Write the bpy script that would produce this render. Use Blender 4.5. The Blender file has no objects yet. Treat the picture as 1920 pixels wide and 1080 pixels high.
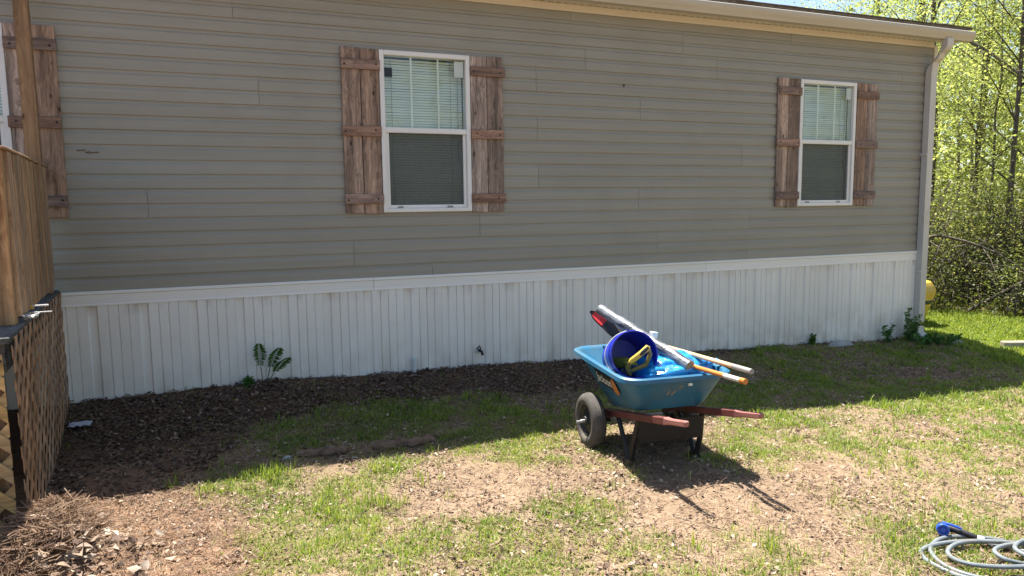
import bpy, bmesh, math, random
import numpy as np
from mathutils import Vector, Matrix

random.seed(7)
rng = np.random.default_rng(7)
R = math.radians
C = bpy.context.scene.collection
scene = bpy.context.scene

# ------------------------------------------------------------------ camera
cam_d = bpy.data.cameras.new('camera')
cam = bpy.data.objects.new('camera', cam_d)
C.objects.link(cam)
PITCH, YAW, ROLL = 0.113649870, 0.388487116, -0.0125884582
fwd = Vector((math.sin(YAW) * math.cos(PITCH), math.cos(YAW) * math.cos(PITCH), -math.sin(PITCH)))
rt = Vector((math.cos(YAW), -math.sin(YAW), 0))
up = rt.cross(fwd)
rt2 = rt * math.cos(ROLL) + up * math.sin(ROLL)
up2 = -rt * math.sin(ROLL) + up * math.cos(ROLL)
m = Matrix((rt2, up2, -fwd)).transposed().to_4x4()
m.translation = Vector((0, -6.5, 1.65))
cam.matrix_world = m
cam_d.sensor_width = 36.0
cam_d.lens = 1353.3 / 1920 * 36
cam_d.clip_start = 0.05
cam_d.clip_end = 2000
scene.camera = cam

# ------------------------------------------------------------------ world, sun, exposure
SUN_EL, SUN_AZ = R(66.5), R(-8.0)          # azimuth from +Y (behind the house) towards -X
w = bpy.data.worlds.new('World')
scene.world = w
w.use_nodes = True
nt = w.node_tree
for n in list(nt.nodes):
    nt.nodes.remove(n)
sky = nt.nodes.new('ShaderNodeTexSky')
sky.sky_type = 'NISHITA'
sky.sun_disc = False
sky.sun_elevation = SUN_EL
sky.sun_rotation = SUN_AZ
sky.air_density = 1.0
sky.dust_density = 1.2
sky.ozone_density = 1.0
bgn = nt.nodes.new('ShaderNodeBackground')
bgn.inputs[1].default_value = 0.07
wo = nt.nodes.new('ShaderNodeOutputWorld')
nt.links.new(sky.outputs[0], bgn.inputs[0])
nt.links.new(bgn.outputs[0], wo.inputs[0])

sd = bpy.data.lights.new('sun', 'SUN')
sd.energy = 5.0
sd.angle = R(0.5)
sd.color = (1.0, 0.95, 0.87)
sun = bpy.data.objects.new('sun', sd)
C.objects.link(sun)
sv = Vector((math.sin(SUN_AZ) * math.cos(SUN_EL), math.cos(SUN_AZ) * math.cos(SUN_EL), math.sin(SUN_EL)))
sun.rotation_euler = sv.to_track_quat('Z', 'Y').to_euler()
sun.location = (0, 6, 20)

vs = scene.view_settings
vs.view_transform = 'Standard'
vs.look = 'None'
vs.exposure = 1.72
vs.gamma = 1.0
vs.use_curve_mapping = False
scene.cycles.max_bounces = 8
scene.cycles.transparent_max_bounces = 24
scene.cycles.transmission_bounces = 6

# ------------------------------------------------------------------ materials
def srgb(r, g, b):
    f = lambda c: ((c / 255) / 12.92) if c / 255 <= 0.04045 else (((c / 255) + 0.055) / 1.055) ** 2.4
    return (f(r), f(g), f(b), 1)

def rgba(c):
    return tuple(c) + ((1,) if len(c) == 3 else ())

def new_mat(name):
    mt = bpy.data.materials.new(name)
    mt.use_nodes = True
    t = mt.node_tree
    return mt, t, t.nodes['Principled BSDF']

def pmat(name, c1, c2=None, rough=0.6, scale=(6, 6, 6), detail=4, bump=0.0, bscale=None, spec=0.4, metal=0.0,
         rand=0.0, coat=0.0, pos=(0.3, 0.7), c3=None, dirt=None, dscale=1.5, dpos=(0.55, 0.75)):
    """noise between two colours in object space, random brightness per object, noise bump, optional dirt layer"""
    mt, t, b = new_mat(name)
    N, L = t.nodes, t.links
    tc = N.new('ShaderNodeTexCoord')
    oi = N.new('ShaderNodeObjectInfo')
    mp = N.new('ShaderNodeMapping')
    mp.inputs['Scale'].default_value = scale
    L.new(tc.outputs['Object'], mp.inputs['Vector'])
    cb = N.new('ShaderNodeCombineXYZ')
    mu = N.new('ShaderNodeMath'); mu.operation = 'MULTIPLY'; mu.inputs[1].default_value = 37.0
    L.new(oi.outputs['Random'], mu.inputs[0])
    for i in range(3):
        L.new(mu.outputs[0], cb.inputs[i])
    L.new(cb.outputs[0], mp.inputs['Location'])
    no = N.new('ShaderNodeTexNoise')
    no.inputs['Scale'].default_value = 1.0
    no.inputs['Detail'].default_value = detail
    no.inputs['Roughness'].default_value = 0.6
    L.new(mp.outputs[0], no.inputs['Vector'])
    rp = N.new('ShaderNodeValToRGB')
    rp.color_ramp.elements[0].position = pos[0]
    rp.color_ramp.elements[1].position = pos[1]
    rp.color_ramp.elements[0].color = rgba(c1)
    rp.color_ramp.elements[1].color = rgba(c2 if c2 else c1)
    if c3:
        e = rp.color_ramp.elements.new(0.5 * (pos[0] + pos[1]))
        e.color = rgba(c3)
    L.new(no.outputs['Fac'], rp.inputs['Fac'])
    col = rp.outputs[0]
    if rand:
        hs = N.new('ShaderNodeHueSaturation')
        mr = N.new('ShaderNodeMapRange')
        mr.inputs['To Min'].default_value = 1 - rand
        mr.inputs['To Max'].default_value = 1 + rand
        L.new(oi.outputs['Random'], mr.inputs['Value'])
        L.new(mr.outputs[0], hs.inputs['Value'])
        L.new(col, hs.inputs['Color'])
        col = hs.outputs[0]
    if dirt:
        n2 = N.new('ShaderNodeTexNoise')
        n2.inputs['Scale'].default_value = dscale
        n2.inputs['Detail'].default_value = 6
        n2.inputs['Roughness'].default_value = 0.65
        L.new(tc.outputs['Object'], n2.inputs['Vector'])
        r2 = N.new('ShaderNodeValToRGB')
        r2.color_ramp.elements[0].position = dpos[0]
        r2.color_ramp.elements[1].position = dpos[1]
        r2.color_ramp.elements[0].color = (0, 0, 0, 1)
        r2.color_ramp.elements[1].color = (1, 1, 1, 1)
        L.new(n2.outputs['Fac'], r2.inputs['Fac'])
        mx = N.new('ShaderNodeMixRGB')
        mx.inputs[2].default_value = rgba(dirt)
        L.new(r2.outputs[0], mx.inputs[0])
        L.new(col, mx.inputs[1])
        col = mx.outputs[0]
    L.new(col, b.inputs['Base Color'])
    b.inputs['Roughness'].default_value = rough
    b.inputs['Specular IOR Level'].default_value = spec
    b.inputs['Metallic'].default_value = metal
    b.inputs['Coat Weight'].default_value = coat
    if bump:
        bn = N.new('ShaderNodeBump')
        bn.inputs['Strength'].default_value = bump
        bn.inputs['Distance'].default_value = 0.01
        src = no
        if bscale:
            src = N.new('ShaderNodeTexNoise')
            src.inputs['Scale'].default_value = bscale
            src.inputs['Detail'].default_value = 4
            L.new(tc.outputs['Object'], src.inputs['Vector'])
        L.new(src.outputs['Fac'], bn.inputs['Height'])
        L.new(bn.outputs[0], b.inputs['Normal'])
    return mt

def wood_mat(name, light, dark, axis=2, rand=0.2, rough=0.75, knots=True, grain=(1.4, 55.0), knotcol=None, satr=(0.85, 1.05)):
    """board grain along one object axis, streaks, knots; shifted per object"""
    mt, t, b = new_mat(name)
    N, L = t.nodes, t.links
    tc = N.new('ShaderNodeTexCoord')
    oi = N.new('ShaderNodeObjectInfo')
    mu = N.new('ShaderNodeMath'); mu.operation = 'MULTIPLY'; mu.inputs[1].default_value = 61.0
    L.new(oi.outputs['Random'], mu.inputs[0])
    cb = N.new('ShaderNodeCombineXYZ')
    for i in range(3):
        L.new(mu.outputs[0], cb.inputs[i])
    ad = N.new('ShaderNodeVectorMath'); ad.operation = 'ADD'
    L.new(tc.outputs['Object'], ad.inputs[0])
    L.new(cb.outputs[0], ad.inputs[1])
    # knots first: they bend the grain
    kv = N.new('ShaderNodeMapping')
    ks = [9.0, 9.0, 9.0]; ks[axis] = 4.2
    kv.inputs['Scale'].default_value = ks
    L.new(ad.outputs[0], kv.inputs['Vector'])
    vo = N.new('ShaderNodeTexVoronoi')
    vo.inputs['Scale'].default_value = 1.0
    L.new(kv.outputs[0], vo.inputs['Vector'])
    mp = N.new('ShaderNodeMapping')
    sc = [grain[1]] * 3; sc[axis] = grain[0]
    mp.inputs['Scale'].default_value = sc
    L.new(ad.outputs[0], mp.inputs['Vector'])
    wrp = N.new('ShaderNodeVectorMath'); wrp.operation = 'ADD'
    kd = N.new('ShaderNodeMath'); kd.operation = 'POWER'; kd.inputs[1].default_value = 2.0
    L.new(vo.outputs['Distance'], kd.inputs[0])
    km = N.new('ShaderNodeMath'); km.operation = 'MULTIPLY'; km.inputs[1].default_value = 2.5
    L.new(kd.outputs[0], km.inputs[0])
    kc = N.new('ShaderNodeCombineXYZ')
    for i in range(3):
        L.new(km.outputs[0], kc.inputs[i])
    L.new(mp.outputs[0], wrp.inputs[0])
    L.new(kc.outputs[0], wrp.inputs[1])
    no = N.new('ShaderNodeTexNoise')
    no.inputs['Scale'].default_value = 1.0
    no.inputs['Detail'].default_value = 5
    no.inputs['Roughness'].default_value = 0.7
    L.new(wrp.outputs[0], no.inputs['Vector'])
    rp = N.new('ShaderNodeValToRGB')
    rp.color_ramp.elements[0].position = 0.34
    rp.color_ramp.elements[1].position = 0.66
    rp.color_ramp.elements[0].color = rgba(dark)
    rp.color_ramp.elements[1].color = rgba(light)
    L.new(no.outputs['Fac'], rp.inputs['Fac'])
    # broad weather streaks
    m2 = N.new('ShaderNodeMapping')
    s2 = [14.0] * 3; s2[axis] = 1.1
    m2.inputs['Scale'].default_value = s2
    L.new(ad.outputs[0], m2.inputs['Vector'])
    n2 = N.new('ShaderNodeTexNoise'); n2.inputs['Scale'].default_value = 1.0; n2.inputs['Detail'].default_value = 3
    L.new(m2.outputs[0], n2.inputs['Vector'])
    mr2 = N.new('ShaderNodeMapRange')
    mr2.inputs['From Min'].default_value = 0.3; mr2.inputs['From Max'].default_value = 0.7
    mr2.inputs['To Min'].default_value = 0.52; mr2.inputs['To Max'].default_value = 1.30
    L.new(n2.outputs['Fac'], mr2.inputs['Value'])
    hs = N.new('ShaderNodeHueSaturation')
    mr = N.new('ShaderNodeMapRange')
    mr.inputs['To Min'].default_value = 1 - rand
    mr.inputs['To Max'].default_value = 1 + rand
    L.new(oi.outputs['Random'], mr.inputs['Value'])
    mm = N.new('ShaderNodeMath'); mm.operation = 'MULTIPLY'
    L.new(mr.outputs[0], mm.inputs[0]); L.new(mr2.outputs[0], mm.inputs[1])
    L.new(mm.outputs[0], hs.inputs['Value'])
    L.new(rp.outputs[0], hs.inputs['Color'])
    m7 = N.new('ShaderNodeMath'); m7.operation = 'MULTIPLY'; m7.inputs[1].default_value = 7.31
    L.new(oi.outputs['Random'], m7.inputs[0])
    f7 = N.new('ShaderNodeMath'); f7.operation = 'FRACT'; L.new(m7.outputs[0], f7.inputs[0])
    ms_ = N.new('ShaderNodeMapRange'); ms_.inputs['To Min'].default_value = satr[0]; ms_.inputs['To Max'].default_value = satr[1]
    L.new(f7.outputs[0], ms_.inputs['Value']); L.new(ms_.outputs[0], hs.inputs['Saturation'])
    col = hs.outputs[0]
    if knots:
        kr = N.new('ShaderNodeValToRGB')
        kr.color_ramp.elements[0].position = 0.06
        kr.color_ramp.elements[1].position = 0.13
        kr.color_ramp.elements[0].color = (1, 1, 1, 1)
        kr.color_ramp.elements[1].color = (0, 0, 0, 1)
        L.new(vo.outputs['Distance'], kr.inputs['Fac'])
        mx = N.new('ShaderNodeMixRGB')
        mx.inputs[2].default_value = rgba(knotcol or tuple(c * 0.35 for c in dark[:3]))
        L.new(kr.outputs[0], mx.inputs[0]); L.new(col, mx.inputs[1])
        col = mx.outputs[0]
    L.new(col, b.inputs['Base Color'])
    b.inputs['Roughness'].default_value = rough
    b.inputs['Specular IOR Level'].default_value = 0.25
    bn = N.new('ShaderNodeBump')
    bn.inputs['Strength'].default_value = 0.35
    bn.inputs['Distance'].default_value = 0.004
    L.new(no.outputs['Fac'], bn.inputs['Height'])
    L.new(bn.outputs[0], b.inputs['Normal'])
    return mt

def leaf_mat(name, stops, trans=0.5, tcol=(1.5, 1.6, 0.6), rough=0.5, spec=0.3):
    """colour by the per-piece attribute 'tint'; part of the light passes through"""
    mt = bpy.data.materials.new(name)
    mt.use_nodes = True
    t = mt.node_tree
    N, L = t.nodes, t.links
    b = N['Principled BSDF']
    out = N['Material Output']
    at = N.new('ShaderNodeAttribute'); at.attribute_name = 'tint'
    rp = N.new('ShaderNodeValToRGB')
    rp.color_ramp.elements[0].position = stops[0][0]; rp.color_ramp.elements[0].color = rgba(stops[0][1])
    rp.color_ramp.elements[1].position = stops[-1][0]; rp.color_ramp.elements[1].color = rgba(stops[-1][1])
    for p_, c_ in stops[1:-1]:
        e = rp.color_ramp.elements.new(p_); e.color = rgba(c_)
    L.new(at.outputs['Fac'], rp.inputs['Fac'])
    L.new(rp.outputs[0], b.inputs['Base Color'])
    b.inputs['Roughness'].default_value = rough
    b.inputs['Specular IOR Level'].default_value = spec
    if trans:
        tr = N.new('ShaderNodeBsdfTranslucent')
        mxc = N.new('ShaderNodeMixRGB'); mxc.blend_type = 'MULTIPLY'; mxc.inputs[0].default_value = 1
        mxc.inputs[2].default_value = rgba(tcol)
        L.new(rp.outputs[0], mxc.inputs[1])
        L.new(mxc.outputs[0], tr.inputs['Color'])
        ms = N.new('ShaderNodeMixShader'); ms.inputs[0].default_value = trans
        L.new(b.outputs[0], ms.inputs[1]); L.new(tr.outputs[0], ms.inputs[2])
        L.new(ms.outputs[0], out.inputs['Surface'])
    return mt

M = {}
M['siding'] = pmat('siding_vinyl', (0.268, 0.254, 0.213), (0.304, 0.290, 0.246), rough=0.42, scale=(0.7, 3, 22), detail=5, bump=0.06,
                   spec=0.35, rand=0.035, dirt=(0.245, 0.232, 0.19), dscale=0.9, dpos=(0.48, 0.85))
M['skirt'] = pmat('skirting_vinyl', (0.73, 0.70, 0.64), (0.80, 0.775, 0.72), rough=0.5, scale=(3, 3, 0.8), detail=4, spec=0.35, rand=0.035,
                  dirt=(0.60, 0.565, 0.50), dscale=2.2, dpos=(0.55, 0.9))
M['belt'] = pmat('belt_vinyl', (0.76, 0.74, 0.69), (0.81, 0.79, 0.745), rough=0.45, scale=(1, 3, 9), rand=0.02)
M['cream'] = pmat('cream_metal', (0.63, 0.585, 0.485), (0.69, 0.645, 0.54), rough=0.45, scale=(1.2, 4, 9), spec=0.35, dirt=(0.4, 0.33, 0.24),
                  dscale=2.5, dpos=(0.62, 0.9))
M['gutter'] = pmat('gutter_metal', (0.45, 0.41, 0.33), (0.51, 0.465, 0.385), rough=0.4, scale=(0.8, 4, 14), spec=0.4, dirt=(0.3, 0.25, 0.19),
                   dscale=3.0, dpos=(0.6, 0.9))
M['spout'] = pmat('downspout_metal', (0.50, 0.475, 0.43), (0.58, 0.555, 0.51), rough=0.42, scale=(6, 6, 1.2), dirt=(0.35, 0.29, 0.22), dscale=3.5,
                  dpos=(0.6, 0.85))
M['roof'] = pmat('roof_shingle', (0.10, 0.085, 0.07), (0.22, 0.19, 0.16), rough=0.9, scale=(18, 18, 18), bump=0.4)
M['vent'] = pmat('vent_hole', (0.03, 0.022, 0.015))
M['frame'] = pmat('window_vinyl', (0.70, 0.69, 0.66), (0.76, 0.75, 0.72), rough=0.35, scale=(4, 4, 4), spec=0.4)
M['blind'] = pmat('blind_slat', (0.70, 0.72, 0.66), (0.77, 0.79, 0.73), rough=0.5, scale=(2, 2, 20))
M['dark'] = pmat('dark_interior', (0.03, 0.03, 0.03), rough=0.9)
M['cord'] = pmat('cord_grey', (0.25, 0.25, 0.24))
M['sticker'] = pmat('dark_sticker', (0.012, 0.02, 0.025), rough=0.4)
M['paper'] = pmat('pale_label', (0.5, 0.56, 0.53), rough=0.5)
M['shutter'] = wood_mat('shutter_wood', (0.45, 0.30, 0.21), (0.145, 0.098, 0.076), 2, 0.34, satr=(0.68, 1.12))
M['batten'] = wood_mat('batten_wood', (0.35, 0.225, 0.165), (0.15, 0.095, 0.075), 0, 0.3, knots=False, satr=(0.7, 1.1))
M['screw'] = pmat('screw_dark', (0.02, 0.015, 0.013), rough=0.5)
M['picket'] = wood_mat('picket_wood', (0.50, 0.31, 0.165), (0.22, 0.12, 0.06), 2, 0.16)
M['post'] = wood_mat('post_wood', (0.36, 0.205, 0.085), (0.215, 0.11, 0.045), 2, 0.1)
M['lattice'] = wood_mat('lattice_wood', (0.42, 0.255, 0.14), (0.26, 0.15, 0.085), 2, 0.2, knots=False)
M['lattice2'] = wood_mat('lattice_gold', (0.52, 0.36, 0.15), (0.33, 0.20, 0.08), 0, 0.18, knots=False)
M['deckgrey'] = wood_mat('weathered_deck', (0.13, 0.135, 0.13), (0.055, 0.06, 0.06), 1, 0.2, knots=False)
M['timber'] = wood_mat('timber_grey', (0.42, 0.36, 0.27), (0.22, 0.18, 0.13), 0, 0.1, knots=False)
M['tray'] = pmat('tray_blue_poly', (0.016, 0.10, 0.19), (0.026, 0.14, 0.25), rough=0.42, scale=(3, 3, 5), spec=0.4,
                 dirt=(0.075, 0.13, 0.16), dscale=4, dpos=(0.48, 0.78))
M['handle'] = pmat('handle_red_paint', (0.10, 0.028, 0.024), (0.165, 0.052, 0.045), rough=0.5, scale=(18, 4, 18), spec=0.4, dirt=(0.22, 0.12, 0.09),
                   dscale=14, dpos=(0.6, 0.75))
M['handle_end'] = pmat('handle_grip_pinkish', (0.25, 0.09, 0.075), (0.34, 0.15, 0.13), rough=0.5, scale=(22, 5, 22))
M['steel_dark'] = pmat('leg_steel', (0.012, 0.011, 0.011), (0.025, 0.022, 0.02), rough=0.5, scale=(12, 12, 12), dirt=(0.06, 0.04, 0.03), dscale=9,
                       dpos=(0.58, 0.8))
M['brace'] = pmat('brace_shaded', (0.007, 0.005, 0.005), (0.016, 0.010, 0.009), rough=0.6, scale=(8, 8, 8))  # near-black: the tray's shade on the brace is put into its colour
M['tyre'] = pmat('tyre_rubber', (0.038, 0.034, 0.031), (0.09, 0.08, 0.07), rough=0.85, scale=(9, 9, 9), bump=0.2, dirt=(0.17, 0.145, 0.115), dscale=7,
                 dpos=(0.5, 0.8))
M['hub'] = pmat('hub_black', (0.012, 0.012, 0.013), (0.03, 0.028, 0.026), rough=0.5, scale=(10, 10, 10))
M['pin'] = pmat('axle_pin', (0.5, 0.49, 0.47), rough=0.35, metal=0.6)
M['orange'] = pmat('orange_paint', (0.47, 0.17, 0.035), (0.56, 0.22, 0.055), rough=0.4)
M['white'] = pmat('white_print', (0.75, 0.74, 0.7), rough=0.5)
M['black'] = pmat('black_plastic', (0.012, 0.012, 0.014), (0.022, 0.022, 0.024), rough=0.4, spec=0.5)
M['red'] = pmat('red_label', (0.42, 0.03, 0.035), rough=0.4)
M['bucket'] = pmat('bucket_blue', (0.006, 0.016, 0.34), (0.008, 0.026, 0.46), rough=0.32, scale=(6, 6, 3), spec=0.5, dirt=(0.03, 0.04, 0.22), dscale=8,
                   dpos=(0.6, 0.8))
M['bag'] = pmat('blue_bag', (0.01, 0.19, 0.52), (0.04, 0.34, 0.66), rough=0.22, scale=(7, 5, 7), spec=0.6, coat=0.4, bump=0.4, bscale=12,
                dirt=(0.0, 0.10, 0.42), dscale=9, dpos=(0.5, 0.62))
M['film'] = pmat('clear_film', (0.42, 0.47, 0.55), (0.6, 0.64, 0.7), rough=0.25, scale=(16, 16, 16), spec=0.6, bump=0.8, bscale=40)
M['tube'] = pmat('roll_wrap', (0.045, 0.05, 0.058), (0.28, 0.30, 0.33), rough=0.34, scale=(22, 5, 22), spec=0.5, coat=0.3, bump=0.35, bscale=60,
                 pos=(0.38, 0.72))
M['cardboard'] = pmat('roll_core', (0.24, 0.17, 0.10), (0.5, 0.42, 0.3), rough=0.8, scale=(40, 40, 40))
M['ash'] = wood_mat('tool_handle_wood', (0.58, 0.42, 0.26), (0.42, 0.28, 0.16), 1, 0.05, knots=False, rough=0.45)
M['grip'] = pmat('grey_grip', (0.22, 0.21, 0.20), (0.3, 0.29, 0.27), rough=0.6)
M['fiber'] = pmat('white_fibreglass', (0.55, 0.53, 0.48), (0.66, 0.63, 0.57), rough=0.4)
M['saw_yellow'] = pmat('saw_yellow', (0.40, 0.27, 0.035), (0.5, 0.36, 0.06), rough=0.45)
M['yellow'] = pmat('yellow_plastic', (0.56, 0.35, 0.045), (0.66, 0.43, 0.07), rough=0.4, spec=0.4)
M['sawgrip'] = pmat('saw_grip_dull', (0.13, 0.10, 0.025), (0.21, 0.16, 0.04), rough=0.5)
M['steel'] = pmat('bright_steel', (0.45, 0.45, 0.45), (0.6, 0.6, 0.6), rough=0.3, metal=0.8)
M['hose'] = pmat('hose_grey', (0.13, 0.15, 0.16), (0.19, 0.21, 0.22), rough=0.5, scale=(20, 20, 20), spec=0.35, dirt=(0.13, 0.105, 0.08), dscale=9, dpos=(0.55, 0.75))
M['nozzle_blue'] = pmat('nozzle_blue', (0.012, 0.06, 0.36), (0.02, 0.085, 0.45), rough=0.35, spec=0.5)
M['pvc'] = pmat('pvc_white', (0.58, 0.63, 0.62), rough=0.4)
M['stone'] = pmat('pale_stone', (0.25, 0.245, 0.235), (0.38, 0.375, 0.36), rough=0.8, scale=(12, 12, 12), bump=0.3)
M['log'] = pmat('log_bark', (0.085, 0.054, 0.036), (0.20, 0.13, 0.085), rough=0.9, scale=(5, 30, 30), bump=0.5)
M['bark'] = pmat('bark', (0.05, 0.04, 0.032), (0.14, 0.115, 0.095), rough=0.9, scale=(16, 16, 4), bump=0.5, rand=0.25)
M['note'] = pmat('paper_scrap', (0.62, 0.66, 0.74), (0.74, 0.77, 0.82), rough=0.7, scale=(30, 30, 30))
M['stem'] = pmat('green_stem', (0.07, 0.10, 0.03), (0.12, 0.12, 0.05), rough=0.6)
M['leaf'] = leaf_mat('tree_leaf', [(0, (0.085, 0.115, 0.036)), (0.5, (0.18, 0.21, 0.072)), (1, (0.33, 0.34, 0.155))], 0.6, (2.0, 2.0, 1.3))
M['shrubleaf'] = leaf_mat('shrub_leaf', [(0, (0.05, 0.05, 0.02)), (0.4, (0.085, 0.11, 0.032)), (0.75, (0.16, 0.19, 0.06)), (1, (0.28, 0.27, 0.13))], 0.5, (1.9, 1.8, 1.0))
M['plantleaf'] = leaf_mat('plant_leaf', [(0, (0.035, 0.10, 0.022)), (1, (0.085, 0.19, 0.045))], 0.3, (1.3, 1.4, 0.6))
M['grass'] = leaf_mat('grass_blade', [(0, (0.075, 0.135, 0.022)), (0.45, (0.17, 0.245, 0.040)), (0.8, (0.27, 0.325, 0.065)), (1, (0.42, 0.41, 0.17))], 0.4,
                      (1.5, 1.45, 0.7))
M['straw'] = leaf_mat('straw', [(0, (0.10, 0.058, 0.036)), (0.5, (0.25, 0.16, 0.10)), (1, (0.47, 0.36, 0.23))], 0.15, (1, 1, 1), rough=0.7)
M['litter'] = leaf_mat('dead_leaf', [(0, (0.05, 0.03, 0.022)), (0.35, (0.15, 0.095, 0.065)), (0.8, (0.30, 0.215, 0.15)), (1, (0.48, 0.40, 0.31))], 0.12,
                       (1, 1, 1), rough=0.7)
M['mulch'] = leaf_mat('mulch_leaf', [(0, (0.05, 0.032, 0.022)), (0.55, (0.15, 0.097, 0.066)), (1, (0.33, 0.235, 0.17))], 0.1, (1, 1, 1), rough=0.8)

def glass_mat(name, tint, refl=1.0, rough=0.0, ior=1.5):
    mt = bpy.data.materials.new(name)
    mt.use_nodes = True
    t = mt.node_tree; N, L = t.nodes, t.links
    N.remove(N['Principled BSDF'])
    out = N['Material Output']
    tr = N.new('ShaderNodeBsdfTransparent'); tr.inputs[0].default_value = rgba(tint)
    gl = N.new('ShaderNodeBsdfGlossy'); gl.inputs['Roughness'].default_value = rough
    gl.inputs['Color'].default_value = (refl, refl, refl, 1)
    fr = N.new('ShaderNodeFresnel'); fr.inputs['IOR'].default_value = ior
    tc = N.new('ShaderNodeTexCoord')
    nz = N.new('ShaderNodeTexNoise'); nz.inputs['Scale'].default_value = 3.0
    L.new(tc.outputs['Object'], nz.inputs['Vector'])
    bp = N.new('ShaderNodeBump'); bp.inputs['Strength'].default_value = 0.12; bp.inputs['Distance'].default_value = 0.02
    L.new(nz.outputs['Fac'], bp.inputs['Height'])
    L.new(bp.outputs[0], gl.inputs['Normal'])
    ms = N.new('ShaderNodeMixShader')
    ge = N.new('ShaderNodeNewGeometry')                    # the far face of the pane lets everything out
    iv = N.new('ShaderNodeMath'); iv.operation = 'SUBTRACT'; iv.inputs[0].default_value = 1.0
    L.new(ge.outputs['Backfacing'], iv.inputs[1])
    mf = N.new('ShaderNodeMath'); mf.operation = 'MULTIPLY'
    L.new(fr.outputs[0], mf.inputs[0]); L.new(iv.outputs[0], mf.inputs[1])
    L.new(mf.outputs[0], ms.inputs[0]); L.new(tr.outputs[0], ms.inputs[1]); L.new(gl.outputs[0], ms.inputs[2])
    L.new(ms.outputs[0], out.inputs['Surface'])
    return mt
M['glass'] = glass_mat('window_glass', (0.93, 0.97, 0.945), ior=1.75)
M['film_thin'] = glass_mat('thin_film', (0.85, 0.88, 0.92), ior=1.7, rough=0.15)

def screen_mat():
    mt = bpy.data.materials.new('insect_screen')
    mt.use_nodes = True
    t = mt.node_tree; N, L = t.nodes, t.links
    b = N['Principled BSDF']; out = N['Material Output']
    b.inputs['Base Color'].default_value = (0.062, 0.068, 0.063, 1)
    b.inputs['Roughness'].default_value = 0.7
    tr = N.new('ShaderNodeBsdfTransparent')
    ms = N.new('ShaderNodeMixShader'); ms.inputs[0].default_value = 0.36
    L.new(b.outputs[0], ms.inputs[1]); L.new(tr.outputs[0], ms.inputs[2])
    L.new(ms.outputs[0], out.inputs['Surface'])
    return mt
M['screen'] = screen_mat()

# ------------------------------------------------------------------ mesh helpers
def mark(o, label=None, cat=None, group=None, kind=None):
    if label: o['label'] = label
    if cat: o['category'] = cat
    if group: o['group'] = group
    if kind: o['kind'] = kind
    return o

def thing(name, label, cat, loc=(0, 0, 0), rz=0.0, group=None):
    o = bpy.data.objects.new(name, None)
    o.empty_display_size = 0.1
    C.objects.link(o)
    o.location = loc
    o.rotation_euler = (0, 0, rz)
    return mark(o, label, cat, group)

def node(name, parent, loc=(0, 0, 0)):
    o = bpy.data.objects.new(name, None)
    o.empty_display_size = 0.05
    C.objects.link(o)
    o.parent = parent
    o.location = loc
    return o

def obj(name, bm, mat, parent=None, smooth=False, loc=None):
    me = bpy.data.meshes.new(name)
    bm.normal_update()
    bm.to_mesh(me)
    bm.free()
    if smooth:
        for p in me.polygons:
            p.use_smooth = True
        try:
            me.set_sharp_from_angle(angle=R(35))
        except Exception:
            pass
    me.materials.append(mat)
    return link(name, me, parent, loc)

def link(name, me, parent=None, loc=None, rot=None):
    o = bpy.data.objects.new(name, me)
    C.objects.link(o)
    if parent: o.parent = parent
    if loc is not None: o.location = loc
    if rot is not None: o.rotation_euler = rot
    return o

def NB():
    return bmesh.new()

def add_box(bm, lo, hi, mat4=None, bev=0.0):
    lo, hi = Vector(lo), Vector(hi)
    c, s = (lo + hi) / 2, (hi - lo)
    r = bmesh.ops.create_cube(bm, size=1.0)
    vv = r['verts']
    for v in vv:
        v.co = Vector((v.co.x * s.x, v.co.y * s.y, v.co.z * s.z)) + c
    if bev > 0:
        ee = list({e for v in vv for e in v.link_edges})
        rb = bmesh.ops.bevel(bm, geom=ee, offset=bev, segments=1, affect='EDGES', profile=0.5)
        vv = list({v for f in rb['faces'] for v in f.verts} | {v for v in vv if v.is_valid})
    if mat4 is not None:
        for v in vv:
            v.co = mat4 @ v.co
    return vv

def spline(pts, n=14):
    P_ = [Vector(p) for p in pts]; out = []
    for i in range(len(P_) - 1):
        p0, p1, p2, p3 = P_[max(i - 1, 0)], P_[i], P_[i + 1], P_[min(i + 2, len(P_) - 1)]
        for j in range(n):
            t = j / n
            out.append(.5 * ((2 * p1) + (p2 - p0) * t + (2 * p0 - 5 * p1 + 4 * p2 - p3) * t * t + (3 * p1 - p0 - 3 * p2 + p3) * t ** 3))
    out.append(P_[-1])
    return out
def box(lo, hi, bev=0.0, mat4=None):
    bm = NB(); add_box(bm, lo, hi, mat4, bev); return bm

def frame_of(d, up=Vector((0, 0, 1))):
    d = Vector(d).normalized()
    if abs(d.dot(up)) > 0.97: up = Vector((1, 0, 0))
    a = d.cross(up).normalized()
    b = a.cross(d).normalized()
    return a, b

def add_tube(bm, pts, rad, n=10, caps=True, closed=False):
    pts = [Vector(p) for p in pts]
    k = len(pts)
    rr = rad if hasattr(rad, '__len__') else [rad] * k
    rings = []
    a = None
    for i, p in enumerate(pts):
        if closed: d = pts[(i + 1) % k] - pts[i - 1]
        else: d = pts[min(i + 1, k - 1)] - pts[max(i - 1, 0)]
        d.normalize()
        if a is None: a, b = frame_of(d)
        else:
            a = (a - d * a.dot(d)).normalized()
            b = a.cross(d).normalized()
        rings.append([bm.verts.new(p + (a * math.cos(2 * math.pi * j / n) + b * math.sin(2 * math.pi * j / n)) * rr[i]) for j in range(n)])
    m_ = k if closed else k - 1
    for i in range(m_):
        r0, r1 = rings[i], rings[(i + 1) % k]
        for j in range(n):
            bm.faces.new((r0[j], r0[(j + 1) % n], r1[(j + 1) % n], r1[j]))
    if caps and not closed:
        bm.faces.new(rings[0][::-1]); bm.faces.new(rings[-1])
    return bm

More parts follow.
